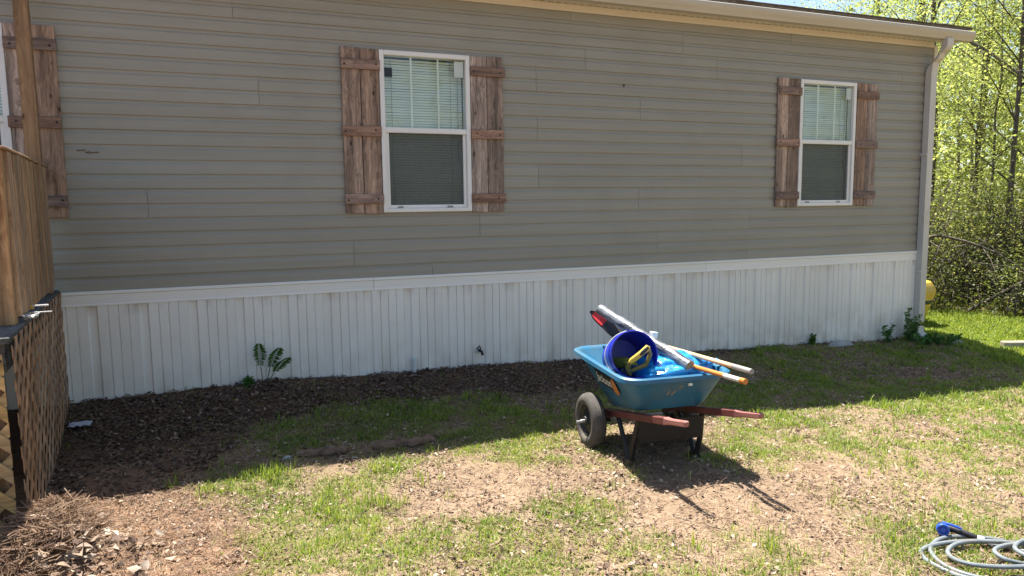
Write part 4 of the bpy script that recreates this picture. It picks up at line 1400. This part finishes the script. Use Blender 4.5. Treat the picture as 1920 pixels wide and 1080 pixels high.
raw2 = [(x - hc[0], y - hc[1], g1(x, y) + z - g1(*hc)) for x, y, z in raw]
obj('hose_line', tube(spline(raw2, 12), .0104, 10), M['hose'], hs, True)
nz_ = thing('spray_nozzle', 'black and bright blue spray nozzle on the end of the grey hose', 'spray nozzle', (3.222, -4.165, g1(3.222, -4.165)))
d = Vector((-.62, -.55, .12)).normalized()
hd = Vector((.0, .0, .055))
obj('dial', lathe([(0, .034), (.012, .034), (.014, .028), (.018, .028), (.020, .036), (.026, .036), (.029, .031), (.029, .008), (.024, .002), (0, -.004)], 20, axis_mat(hd, d)), M['nozzle_blue'], nz_, True)
obj('body', tube([hd - d * .002, hd - d * .03, hd - d * .06 + Vector((.01, 0, -.006)), hd + Vector((.085, -.055, -.018)), hd + Vector((.115, -.10, -.03))], [.026, .024, .019, .014, .013], 14), M['black'], nz_, True)
obj('trigger', tube([hd - d * .045 + Vector((0, 0, .020)), hd + Vector((.055, -.03, .010)), hd + Vector((.070, -.045, .002))], [.006, .007, .005], 8), M['nozzle_blue'], nz_, True)
obj('valve', tube([hd - d * .02 + Vector((0, 0, -.01)), hd - d * .01 + Vector((.0, 0, -.05))], [.014, .012], 10), M['black'], nz_, True)
obj('coupling', tube([hd + Vector((.112, -.096, -.03)), hd + Vector((.128, -.118, -.035))], .0155, 14), M['white'], nz_, True)

# ------------------------------------------------------------------ other things on the ground
def scrap():
    bm = NB(); g = []
    nu, nv = 8, 6
    for j in range(nv):
        g.append([bm.verts.new((i / (nu - 1) * .15 - .075 + random.uniform(-.004, .004), j / (nv - 1) * .13 - .065 + random.uniform(-.004, .004), .03 + random.uniform(0, .014))) for i in range(nu)])
    for j in range(nv - 1):
        for i in range(nu - 1): bm.faces.new((g[j][i], g[j][i + 1], g[j + 1][i + 1], g[j + 1][i]))
    bmesh.ops.solidify(bm, geom=bm.faces[:], thickness=.0006)
    return bm
px_, py_ = -.98, -.60
o = obj('paper_scrap', scrap(), M['note'], None, False, (px_, py_, g1(px_, py_)))
mark(o, 'crumpled white paper scrap on dark mulch beside the lattice', 'paper')
def log(name, label, x0, y0, x1, y1, r_):
    t = thing(name, label, 'log', ((x0 + x1) / 2, (y0 + y1) / 2, g1((x0 + x1) / 2, (y0 + y1) / 2)), 0, 'old logs half sunk in the lawn')
    k = 14
    bm = tube([((x0 + (x1 - x0) * i / (k - 1)) - (x0 + x1) / 2, (y0 + (y1 - y0) * i / (k - 1)) - (y0 + y1) / 2 + .012 * math.sin(i * 1.3), r_ * .35 + .008 * math.sin(i * 2.2)) for i in range(k)],
              [r_ * random.uniform(.62, 1.05) * (.6 if i in (0, k - 1) else 1) for i in range(k)], 9)
    obj('bark_log', bm, M['log'], t, True)
log('half_buried_log', 'half sunk brown log in shade nearer the deck, beside a pale stone', .42, -1.66, .74, -1.70, .040)
log('half_buried_log', 'half sunk brown log nearer the wheelbarrow along the shade line', .92, -1.70, 1.36, -1.69, .042)
def rock(name, label, cat, x, y, s, mat, seed, group=None):
    bm = NB()
    bmesh.ops.create_icosphere(bm, subdivisions=3, radius=1.0)
    rr_ = random.Random(seed)
    off = rr_.uniform(0, 50)
    for v in bm.verts:
        n = vnoise(np.array([v.co.x * 1.7 + off]), np.array([v.co.y * 1.7 + v.co.z * 2.3 + off]), seed)[0]
        v.co = Vector((v.co.x * s[0], v.co.y * s[1], v.co.z * s[2])) * (.7 + .6 * n)
    o = obj(name, bm, mat, None, True, (x, y, g1(x, y) + s[2] * .25))
    return mark(o, label, cat, group)
rock('stone', 'small pale stone beside the half sunk log in shade', 'stone', .36, -1.66, (.035, .025, .025), M['stone'], 3)
rock('stone', 'flat pale stone slab lying at the foot of the skirting', 'stone', 6.78, -.16, (.20, .085, .045), M['stone'], 5)
rock('stone', 'white stone by the weeds under the downspout', 'stone', 8.42, -.42, (.10, .08, .06), M['stone'], 8)
tb = thing('landscape_timber', 'weathered squared timber lying in the bright grass by the woods', 'timber', (9.15, -.52, g1(9.15, -.52)), R(-24))
obj('timber_beam', box((0, -.05, -.03), (2.4, .05, .085), .01), M['timber'], tb)
yd = thing('yellow_drum', 'rounded yellow plastic drum peeking out behind the downspout corner', 'drum', (9.86, 1.5, g1(9.86, 1.5)))
obj('drum_shell', lathe([(0, -.02), (.26, -.02), (.28, .0), (.335, .22), (.40, .40), (.432, .52), (.425, .58), (.36, .68), (.22, .73), (0, .74)], 36), M['yellow'], yd, True)
obj('seam_band', lathe([(.36, .352), (.385, .352), (.412, .40), (.40, .42)], 36), M['black'], yd, True)
obj('lid_knob', lathe([(0, .80), (.03, .79), (.035, .765), (.03, .735)], 14), M['black'], yd, True)

# ------------------------------------------------------------------ plants
def diamond(P, D_, S_, Ln, Wd, fold=.25):
    """leaf diamonds: base P, direction D_, side S_ (n,3), length, width; returns V (n*4,3), F"""
    Nn = np.cross(D_, S_)
    mid = P + D_ * (Ln * .45)[:, None]
    V = np.stack([P, mid + S_ * (Wd * .5)[:, None] + Nn * (Wd * fold)[:, None], P + D_ * Ln[:, None], mid - S_ * (Wd * .5)[:, None] + Nn * (Wd * fold)[:, None]], 1).reshape(-1, 3)
    i = np.arange(len(P)) * 4
    F = np.concatenate([np.stack([i, i + 1, i + 2], 1), np.stack([i, i + 2, i + 3], 1)])
    return V, F

def unit(v): return v / np.maximum(1e-9, np.linalg.norm(v, axis=1))[:, None]
def rand_dirs(n, up=0.0):
    v = rng.normal(size=(n, 3)); v[:, 2] += up
    return unit(v)

def frond_plant(name, label, x, y, fronds, hgt):
    t = thing(name, label, 'plant', (x, y, g1(x, y)))
    for fx, lean, ln in fronds:
        pts = [Vector((fx * .4, 0, 0)), Vector((fx * .6 + lean * .3, -.02, ln * .45)), Vector((fx * .6 + lean * .75, -.03, ln * .8)), Vector((fx * .6 + lean * 1.25, -.05, ln))]
        sp_ = spline(pts, 12)
        st = obj('stem', tube(sp_, [.0045 * (1 - .7 * i / len(sp_)) for i in range(len(sp_))], 6), M['stem'], t, True)
        P_, D_, S_, L_, W_ = [], [], [], [], []
        n = len(sp_)
        for i in range(int(n * .36), n):
            q = i / n
            ll = .050 * math.sin(max(0.12, (q - .30) / .70) * math.pi * .93) + .02
            for s in (-1, 1):
                d = Vector((s * .9, -.3, -.35 + random.uniform(-.15, .15))).normalized()
                P_.append(sp_[i]); D_.append(d); S_.append(Vector((0, -.4, .9)).normalized()); L_.append(ll * random.uniform(.85, 1.1)); W_.append(.010 + ll * .08)
        V, F = diamond(np.array(P_), np.array(D_), np.array(S_), np.array(L_), np.array(W_), .12)
        np_mesh('leaflets', V, F, M['plantleaf'], np.repeat(rng.random(len(P_)), 4), parent=st)
    return t
frond_plant('seedling', 'young feathery seedling growing against the white skirting', .33, -.10, [(-.05, -.01, .35), (.03, .085, .30), (.07, .12, .21)], .36)

def weed(name, label, x, y, h, n, spread, group=None, cat='plant'):
    t = thing(name, label, cat, (x, y, g1(x, y)), 0, group)
    bm = NB(); P_, D_ = [], []
    for i in range(n):
        a = random.uniform(0, 6.283); r0 = random.uniform(0, spread)
        hh = h * random.uniform(.4, 1.0) if i else h
        p = [Vector((math.cos(a) * r0 * .6, math.sin(a) * r0 * .4, -.02)), Vector((math.cos(a) * r0 * .8, math.sin(a) * r0 * .55, hh * .5)), Vector((math.cos(a) * r0 * 1.1, math.sin(a) * r0 * .7, hh))]
        sp_ = spline(p, 6)
        add_tube(bm, sp_, .003, 5)
        for q in sp_[2:]:
            for _ in range(3):
                P_.append(q); D_.append(Vector((random.gauss(0, 1), random.gauss(0, 1), random.gauss(.2, .5))).normalized())
    st = obj('stem', bm, M['stem'], t)
    P_ = np.array(P_); D_ = np.array(D_); m_ = len(P_)
    S_ = unit(np.cross(D_, rand_dirs(m_)))
    V, F = diamond(P_, D_, S_, rng.uniform(.03, .06, m_), rng.uniform(.018, .034, m_), .1)
    np_mesh('leaves', V, F, M['plantleaf'], np.repeat(rng.random(m_), 4), parent=t)
weed('weed', 'tallest leafy weed sprouting just before the downspout foot', 7.93, -.16, .40, 9, .16)
weed('weed', 'lower leafy weed at the skirting left of the tall one', 7.60, -.14, .22, 4, .08)
weed('weed', 'spreading low weeds round the downspout elbow', 8.15, -.36, .13, 18, .42)
weed('weed', 'dry sparse weed beside the flat stone slab', 6.45, -.09, .12, 3, .08)
weed('weed', 'low green weeds around the foot of the feathery seedling', .22, -.12, .05, 5, .12)

# ------------------------------------------------------------------ lawn cover
def visible(x, y, margin=1.15):
    """keep what the frame (with a margin for a step aside) can show"""
    dx_, dy_ = x, y + 6.5
    c, s = math.cos(YAW), math.sin(YAW)
    dep = dx_ * s + dy_ * c; lat = dx_ * c - dy_ * s
    return (dep > 1.6) & (np.abs(lat) < dep * .71 * margin + .4)

def sample_ground(n, x0, x1, y0, y1, dens, near=True):
    x = rng.uniform(x0, x1, n); y = rng.uniform(y0, y1, n)
    k = visible(x, y) & (rng.random(n) < dens(x, y)) & ~((y > -.02) & (x < 8.45) & (y < 8.3)) & ~((x < -1.16 - .085 * y) & (y > -2.36))
    if near:
        dep = np.hypot(x, y + 6.5)
        k &= rng.random(n) < np.clip((5.2 / dep) ** 1.1, .15, 1)
    return x[k], y[k]

# grass: tufts of bent blades, 5 vertices / 3 triangles each
def build_grass(name, n, dens, hmin, hmax, wid, mat, tint_fn, lay=0.0, tuft=6, spread=.02, box_=(-1.3, 9.6, -5.2, .2), near=True):
    x, y = sample_ground(n, *box_, dens, near)
    x = np.repeat(x, tuft) + rng.normal(0, spread, len(x) * tuft); y = np.repeat(y, tuft) + rng.normal(0, spread, len(y) * tuft)
    k = ~((y > -.015) & (x < 8.45)); x, y = x[k], y[k]
    m_ = len(x)
    z = gh(x, y) - .004
    a = rng.uniform(0, 2 * np.pi, m_)
    lean = np.abs(rng.normal(.35 + lay, .28, m_))
    H = rng.uniform(hmin, hmax, m_) * (0.6 + .8 * vnoise(x * 5, y * 5, 55))
    dirx, diry = np.cos(a), np.sin(a)
    sx_, sy_ = -diry, dirx
    dep = np.hypot(x, y + 6.5)
    W = rng.uniform(.7, 1.3, m_) * wid * np.clip(dep / 4.5, 1, 2.2)
    B = np.stack([x, y, z], 1)
    s = np.stack([sx_, sy_, np.zeros(m_)], 1) * (W / 2)[:, None]
    m1 = B + np.stack([dirx * H * lean * .35, diry * H * lean * .35, H * np.clip(.6 - .25 * lean, .05, 1)], 1)
    tip = B + np.stack([dirx * H * lean * 1.1, diry * H * lean * 1.1, H * np.clip(1 - .5 * lean, .06, 1)], 1)
    V = np.stack([B - s, B + s, m1 + s * .8, m1 - s * .8, tip], 1).reshape(-1, 3)
    i = np.arange(m_) * 5
    F = np.concatenate([np.stack([i, i + 1, i + 2], 1), np.stack([i, i + 2, i + 3], 1), np.stack([i + 3, i + 2, i + 4], 1)])
    o = np_mesh(name, V, F, mat, np.repeat(tint_fn(x, y, m_), 5))
    return o
gt = lambda x, y, n: np.clip(.55 + .55 * (fbm(x, y, 3.0, 5, 3) - .5) + rng.normal(0, .17, n) + .12 * sstep(8, 9, x), 0, 1)
g = build_grass('grass', 120000, grass_density, .015, .052, .0042, M['grass'], gt, lay=.22, spread=.022)
mark(g, 'short patchy spring grass on the lawn', 'grass', None, 'stuff')
def tuft_d(x, y):
    n = fbm(x, y, 3.4, 91, 3)
    edge = np.exp(-((y + 1.95 + .05 * (x - 2)) / .16) ** 2)
    return np.clip(sstep(.60, .70, n) * (.35 + .65 * edge) * (.25 + np.clip(grass_density(x, y), 0, 1)), 0, 1) * (1 - .97 * np.maximum(mulch_mask(x, y), straw_mask(x, y)))
g = build_grass('tall_grass_tufts', 26000, tuft_d, .04, .11, .0045, M['grass'], lambda x, y, n: np.clip(rng.normal(.5, .2, n), 0, 1), lay=.05, tuft=9, spread=.016)
mark(g, 'taller grass tufts standing above the short lawn', 'grass', None, 'stuff')
dry = lambda x, y: np.clip(.42 - .2 * grass_density(x, y), .12, 1) * (1 - .75 * mulch_mask(x, y))
g = build_grass('dry_grass', 110000, dry, .02, .07, .003, M['straw'], lambda x, y, n: np.clip(rng.normal(.62, .22, n), 0, 1), lay=1.1, tuft=3, spread=.03)
mark(g, 'dry straw coloured grass bits lying over the lawn', 'dry grass', None, 'stuff')

# dead leaves
def build_litter(name, n, dens, lmin, lmax, mat, tmean, tsd, up=.9, lift=.012, box_=(-1.3, 9.6, -5.2, .1)):
    x, y = sample_ground(n, *box_, dens)
    m_ = len(x)
    N_ = unit(np.stack([rng.normal(0, 1 - up, m_), rng.normal(0, 1 - up, m_), np.ones(m_)], 1))
    a = rng.uniform(0, 2 * np.pi, m_)
    D_ = np.stack([np.cos(a), np.sin(a), np.zeros(m_)], 1); D_ = unit(D_ - N_ * (D_ * N_).sum(1)[:, None])
    S_ = np.cross(N_, D_)
    Ln = rng.uniform(lmin, lmax, m_)
    P_ = np.stack([x, y, gh(x, y) + rng.uniform(.002, lift, m_)], 1) - D_ * (Ln * .5)[:, None]
    V, F = diamond(P_, D_, S_, Ln, Ln * rng.uniform(.35, .7, m_), rng.uniform(-.35, .45, m_))
    return np_mesh(name, V, F, mat, np.repeat(np.clip(rng.normal(tmean, tsd, m_), 0, 1), 4))
clump = lambda x, y: .3 + 1.1 * sstep(.45, .7, fbm(x, y, 2.6, 66, 4))
o = build_litter('dead_leaves', 150000, lambda x, y: np.clip(.62 * clump(x, y), 0, 1) * (1 - .9 * mulch_mask(x, y)), .008, .036, M['litter'], .52, .27, .55, .02)
mark(o, 'pale dead leaves scattered over the lawn', 'dead leaves', None, 'stuff')
o = build_litter('mulch_leaves', 70000, lambda x, y: mulch_mask(x, y) * (.28 + .9 * sstep(.36, .62, fbm(x, y, 2.8, 133, 3))), 0.012, .050, M['mulch'], .45, .25, .60, .022, (-1.3, 8.5, -2.2, .0))
mark(o, 'dark rotting leaf mulch along the skirting', 'mulch', None, 'stuff')

# pine needles: thin bent strips
def build_needles(name, n, dens, l0, l1, wv, lift, tm, box_, tilt=.25):
    x, y = sample_ground(n, *box_, dens)
    m_ = len(x)
    a = rng.uniform(0, 2 * np.pi, m_); e = rng.normal(0, tilt, m_)
    D_ = np.stack([np.cos(a) * np.cos(e), np.sin(a) * np.cos(e), np.sin(e)], 1)
    S_ = np.stack([-np.sin(a), np.cos(a), np.zeros(m_)], 1)
    Ln = rng.uniform(l0, l1, m_)
    B = np.stack([x, y, gh(x, y) + rng.uniform(.003, lift, m_)], 1)
    p0 = B - D_ * (Ln / 2)[:, None]; p2 = B + D_ * (Ln / 2)[:, None]
    mid = B + S_ * (Ln * rng.normal(0, .10, m_))[:, None] + np.array([0, 0, 1]) * (Ln * .04)[:, None]
    up_ = np.array([0, 0, 1.0]) * wv * .5
    s = S_ * wv * .5 + up_
    V = np.stack([p0 - s, p0 + s, mid + s, mid - s, p2 + s, p2 - s], 1).reshape(-1, 3)
    i = np.arange(m_) * 6
    F = np.concatenate([np.stack([i, i + 1, i + 2, i + 3], 1), np.stack([i + 3, i + 2, i + 4, i + 5], 1)])
    return np_mesh(name, V, F, M['straw'], np.repeat(np.clip(rng.normal(tm, .2, m_), 0, 1), 6))
o = build_needles('pine_straw', 46000, lambda x, y: np.clip(.55 * straw_mask(x, y) + .12, 0, 1) * (1 - .8 * mulch_mask(x, y)), 0.05, .13, .0022, .018, .40, (-1.3, 3.5, -5.0, -1.0))
mark(o, 'reddish pine straw spread over bare soil by the deck', 'pine straw', None, 'stuff')
pile_d = lambda x, y: np.exp(-(((x + .80) / .17) ** 2 + ((y + 2.58) / .34) ** 2) ** 2)
o = build_needles('straw_heap', 26000, pile_d, .08, .22, .003, .07, .30, (-1.3, .2, -3.4, -1.6), .3)
mark(o, 'raked heap of pine straw and dead leaves at the deck corner', 'straw heap', None, 'stuff')
o = build_litter('heap_leaves', 5000, lambda x, y: np.exp(-(((x + .72) / .26) ** 2 + ((y + 2.75) / .28) ** 2)), .03, .085, M['litter'], .55, .3, .35, .06, (-1.3, .2, -3.4, -1.6))
mark(o, 'curled pale leaves on top of the straw heap', 'dead leaves', None, 'stuff')
# fallen twigs, one mass
bm = NB()
for i in range(90):
    x = random.uniform(-1, 7); y = random.uniform(-4.6, -.3)
    a = random.uniform(0, 6.28); l = random.uniform(.06, .2)
    z = g1(x, y) + .01
    add_tube(bm, [(x, y, z), (x + math.cos(a) * l * .5, y + math.sin(a) * l * .5, z + .012), (x + math.cos(a + .3) * l, y + math.sin(a + .3) * l, z + .004)], [.003, .0028, .0015], 5)
mark(obj('twigs', bm, M['bark'], None), 'small fallen twigs on the lawn', 'twigs', None, 'stuff')

# ------------------------------------------------------------------ woods
def crown_arrays(n_clump, per, hgt, rad, z0, leaf, seed, squash=.9):
    r_ = np.random.default_rng(seed)
    u = unit(r_.normal(size=(n_clump, 3))) * (r_.random(n_clump) ** .42)[:, None]
    c = np.stack([u[:, 0] * rad, u[:, 1] * rad, z0 + (u[:, 2] * .5 + .5) * (hgt - z0)], 1)
    taper = np.interp((c[:, 2] - z0) / (hgt - z0), [0, .35, .7, 1], [.7, 1.0, .85, .4])
    c[:, :2] *= taper[:, None]
    cc = np.repeat(c, per, 0)
    spread = r_.normal(size=(len(cc), 3)) * np.array([.34, .34, .14]) * np.repeat(r_.uniform(.7, 1.5, n_clump), per)[:, None]
    P_ = cc + spread
    D_ = unit(np.stack([r_.normal(size=len(P_)), r_.normal(size=len(P_)), r_.normal(-.25, .45, len(P_))], 1))
    S_ = unit(np.cross(D_, unit(np.stack([r_.normal(0, .5, len(P_)), r_.normal(0, .5, len(P_)), np.ones(len(P_))], 1))))
    Ln = r_.uniform(.7, 1.3, len(P_)) * leaf
    V, F = diamond(P_, D_, S_, Ln, Ln * .6, .1)
    tint = np.clip(np.repeat(r_.normal(.5, .25, n_clump), per) + r_.normal(0, .13, len(P_)), 0, 1)
    return V, F, np.repeat(tint, 4), c

def trunk_mesh(c, hgt, r0, seed, limbs=16, top=.9):
    rr_ = random.Random(seed)
    bm = NB()
    bend = [(rr_.uniform(-.25, .25), rr_.uniform(-.25, .25)) for _ in range(6)]
    tp = []
    x = y = 0
    for i in range(9):
        t = i / 8
        x += bend[i % 6][0] * .28; y += bend[i % 6][1] * .28
        tp.append(Vector((x if i else 0, y if i else 0, -.3 + (hgt * top + .3) * t)))
    add_tube(bm, tp, [r0 * (1.25 if i == 0 else 1 - .85 * i / 8) for i in range(9)], 8)
    idx = rr_.sample(range(len(c)), min(limbs, len(c)))
    for i in idx:
        q = Vector(c[i])
        t = max(.25, min(.92, (q.z * .75) / (hgt * top)))
        k = t * 8; k0 = int(k)
        s = tp[k0].lerp(tp[min(k0 + 1, 8)], k - k0)
        mid = s.lerp(q, .5) + Vector((rr_.uniform(-.15, .15), rr_.uniform(-.15, .15), rr_.uniform(.0, .3)))
        rb = r0 * .30 * (1 - t * .6)
        add_tube(bm, [s, mid, q], [rb, rb * .6, rb * .2], 5)
    me = bpy.data.meshes.new('trunk'); bm.normal_update(); bm.to_mesh(me); bm.free()
    for p in me.polygons: p.use_smooth = True
    me.materials.append(M['bark'])
    return me

KINDS = []
spec = [  # clumps, per, height, radius, base, leaf, trunk radius, label
    (105, 72, 11.5, 3.0, 1.8, .068, .085, 'slender leafy hardwood with bright new spring leaves'),
    (90, 68, 9.0, 2.6, 1.0, .064, .06, 'thin young tree with low spreading yellow green leaves'),
    (130, 90, 14.5, 3.6, 4.0, .080, .13, 'tall hardwood with a high open crown'),
    (62, 62, 6.5, 2.1, .5, .060, .04, 'small understorey sapling with leaves down to the ground'),
    (60, 66, 13.0, 2.4, 4.5, .070, .075, 'tall sparse tree with a dark bare lower trunk')]
for i, (nc, per, hg, rd, zb, lf, tr_, lab) in enumerate(spec):
    V, F, T, c = crown_arrays(nc, per, hg, rd, zb, lf, 100 + i)
    KINDS.append((np_mesh('crown', V, F, M['leaf'], T, parent=False), trunk_mesh(c, hg, tr_, 200 + i, 18 if i != 4 else 12), lab))

def place_tree(kind, x, y, sc, rz):
    crown, trunk, lab = KINDS[kind]
    t = thing('woodland_tree', lab, 'tree', (x, y, g1(x, y)), rz, 'woodland trees of kind ' + ('one', 'two', 'three', 'four', 'five')[kind])
    t['group'] = ('slender hardwoods in the woods', 'thin young trees in the woods', 'tall hardwoods in the woods', 'saplings in the woods', 'sparse tall trees in the woods')[kind]
    t.scale = (sc, sc, sc)
    link('trunk', trunk, t); link('crown', crown, t)
placed = []
def far_enough(x, y, d): return all((x - a) ** 2 + (y - b) ** 2 > d * d for a, b in placed)
def scatter_trees(n, fx, kinds, dmin, seed):
    r_ = random.Random(seed); tries = 0; done = 0
    while done < n and tries < n * 60:
        tries += 1
        x, y = fx(r_)
        if not far_enough(x, y, dmin): continue
        placed.append((x, y)); done += 1
        place_tree(r_.choice(kinds), x, y, r_.uniform(.85, 1.15), r_.uniform(0, 6.28))
def wedge(r_, d0, d1, a0=50.0, a1=60.0):
    a = R(r_.uniform(a0, a1)); d_ = r_.uniform(d0, d1)
    return math.sin(a) * d_, -6.5 + math.cos(a) * d_
scatter_trees(12, lambda r_: wedge(r_, 16.2, 24, 50, 61), [0, 1, 4, 3, 3, 0], 0.9, 1)
scatter_trees(12, lambda r_: wedge(r_, 23, 42, 48, 61), [0, 2, 2, 4, 1], 1.8, 2)
scatter_trees(20, lambda r_: (r_.uniform(-3, 18), r_.uniform(13, 24)), [0, 2, 2, 4], 2.4, 3)
scatter_trees(8, lambda r_: wedge(r_, 17, 30, 61, 72), [0, 1, 2, 3], 2.2, 4)
scatter_trees(16, lambda r_: (r_.uniform(2, 18), r_.uniform(-32, -20)), [0, 1, 2, 3], 2.2, 5)
scatter_trees(18, lambda r_: (r_.uniform(18, 44), r_.uniform(-34, -18)), [0, 1, 2, 3], 2.6, 6)

# undergrowth along the edge of the woods
SH = []
for i, (nc, per, hg, rd, lf) in enumerate([(34, 60, 1.5, 1.0, .045), (30, 60, .9, .9, .042), (44, 52, 2.4, 1.1, .048)]):
    V, F, T, c = crown_arrays(nc, per, hg, rd, .05, lf, 300 + i)
    rr_ = random.Random(i); bm = NB()
    for j in range(44):
        q = Vector(c[rr_.randrange(len(c))])
        s = Vector((rr_.uniform(-.3, .3), rr_.uniform(-.3, .3), -.1))
        add_tube(bm, [s, s.lerp(q, .5) + Vector((rr_.uniform(-.2, .2), rr_.uniform(-.2, .2), rr_.uniform(0, .25))), q], [.014, .010, .004], 4)
    me = bpy.data.meshes.new('stems'); bm.normal_update(); bm.to_mesh(me); bm.free(); me.materials.append(M['bark'])
    SH.append((np_mesh('foliage', V, F, M['shrubleaf'], T, parent=False), me))
SHL = ['bushy green shrub in the undergrowth at the woods edge', 'low dense shrub in the undergrowth at the woods edge', 'tall loose shrub in the undergrowth at the woods edge']
r_ = random.Random(12)
for i in range(34):
    if i < 22: x, y = wedge(r_, 14.6, 18.5, 50, 62)
    else: x, y = wedge(r_, 16, 26, 44, 64)
    k = r_.randrange(3)
    t = thing('shrub', SHL[k], 'shrub', (x, y, g1(x, y)), r_.uniform(0, 6.28), ('bushy shrubs at the woods edge', 'low shrubs at the woods edge', 'tall shrubs at the woods edge')[k])
    s = r_.uniform(.8, 1.2); t.scale = (s, s, s)
    link('foliage', SH[k][0], t); link('stems', SH[k][1], t)
# bare branches arching over the undergrowth
def branch(label, pts, r0, twigs):
    base = Vector(pts[0])
    t = thing('bare_branch', label, 'branch', base)
    sp_ = spline([Vector(p) - base for p in pts], 8)
    obj('limb', tube(sp_, [r0 * (1 - .75 * i / len(sp_)) for i in range(len(sp_))], 7), M['bark'], t, True)
    bm = NB()
    for i in range(twigs):
        p = sp_[random.randrange(3, len(sp_))]
        d_ = Vector((random.uniform(-.5, .5), random.uniform(-.5, .5), random.uniform(-.5, .5)))
        add_tube(bm, [p, p + d_ * .6, p + d_ + Vector((0, 0, -.1))], [.010, .007, .003], 4)
    mark(obj('twigs', bm, M['bark'], t), kind='stuff')
branch('long bare branch arching over the undergrowth from a thin upright stem', [(11.55, 2.5, -.3), (11.50, 2.42, .55), (11.52, 2.40, 1.0), (11.75, 2.05, .98), (12.05, 1.55, .75), (12.3, 1.15, .40), (12.5, .9, .1)], .035, 10)
branch('second thinner bare branch lying level below the arching one', [(11.6, 2.35, .62), (11.85, 1.95, .60), (12.1, 1.5, .55), (12.4, 1.1, .50)], .018, 6)
branch('pale fallen branch slanting up out of the brush', [(11.9, 1.9, -.25), (12.1, 1.55, .05), (12.35, 1.15, .38), (12.6, .8, .62)], .030, 8)
branch('long dark limb slanting across the leaves at the upper corner', [(13.9, 3.8, 4.9), (14.2, 3.2, 4.35), (14.5, 2.5, 3.6), (14.8, 1.9, 2.9)], .035, 10)

# deep wood behind, one mass
n = 52000
a = rng.uniform(R(20), R(80), n); d_ = rng.uniform(42, 62, n)
x = np.sin(a) * d_; y = -6.5 + np.cos(a) * d_
hmax = 9 + 5 * fbm(np.degrees(a), d_ * 0, .35, 8, 3)
z = rng.random(n) ** 1.15 * hmax - .3
P_ = np.stack([x, y, z], 1)
D_ = rand_dirs(n); S_ = unit(np.cross(D_, rand_dirs(n)))
Ln = rng.uniform(.25, .6, n)
V, F = diamond(P_, D_, S_, Ln, Ln * .6, .1)
o = np_mesh('deep_woods', V, F, M['leaf'], np.repeat(np.clip(rng.normal(.55, .22, n), 0, 1), 4))
mark(o, 'dense green woods far behind the nearer trees', 'woods', None, 'stuff')
# leaf litter floor strip under the woods edge
n = 9000
a = rng.uniform(R(44), R(66), n); d_ = rng.uniform(14.2, 26, n)
x = np.sin(a) * d_; y = -6.5 + np.cos(a) * d_
P_ = np.stack([x, y, gh(x, y) + rng.uniform(0, .25, n)], 1)
D_ = rand_dirs(n); S_ = unit(np.cross(D_, rand_dirs(n))); Ln = rng.uniform(.05, .14, n)
V, F = diamond(P_, D_, S_, Ln, Ln * .5, .1)
o = np_mesh('woodland_ground_cover', V, F, M['shrubleaf'], np.repeat(rng.random(n) * .5, 4))
mark(o, 'low leafy ground cover under the woods edge', 'ground cover', None, 'stuff')
# grass strip between house corner and woods
g = build_grass('far_grass', 30000, lambda x, y: np.clip(.9 - .8 * sstep(14.0, 15.0, np.hypot(x, y + 6.5)), 0, 1), .04, .09, .008, M['grass'],
                lambda x, y, n: np.clip(rng.normal(.62, .16, n), 0, 1), tuft=5, spread=.04, box_=(8.3, 14.5, -1.8, 4.0), near=False)
mark(g, 'bright sunlit grass strip before the woods', 'grass', None, 'stuff')
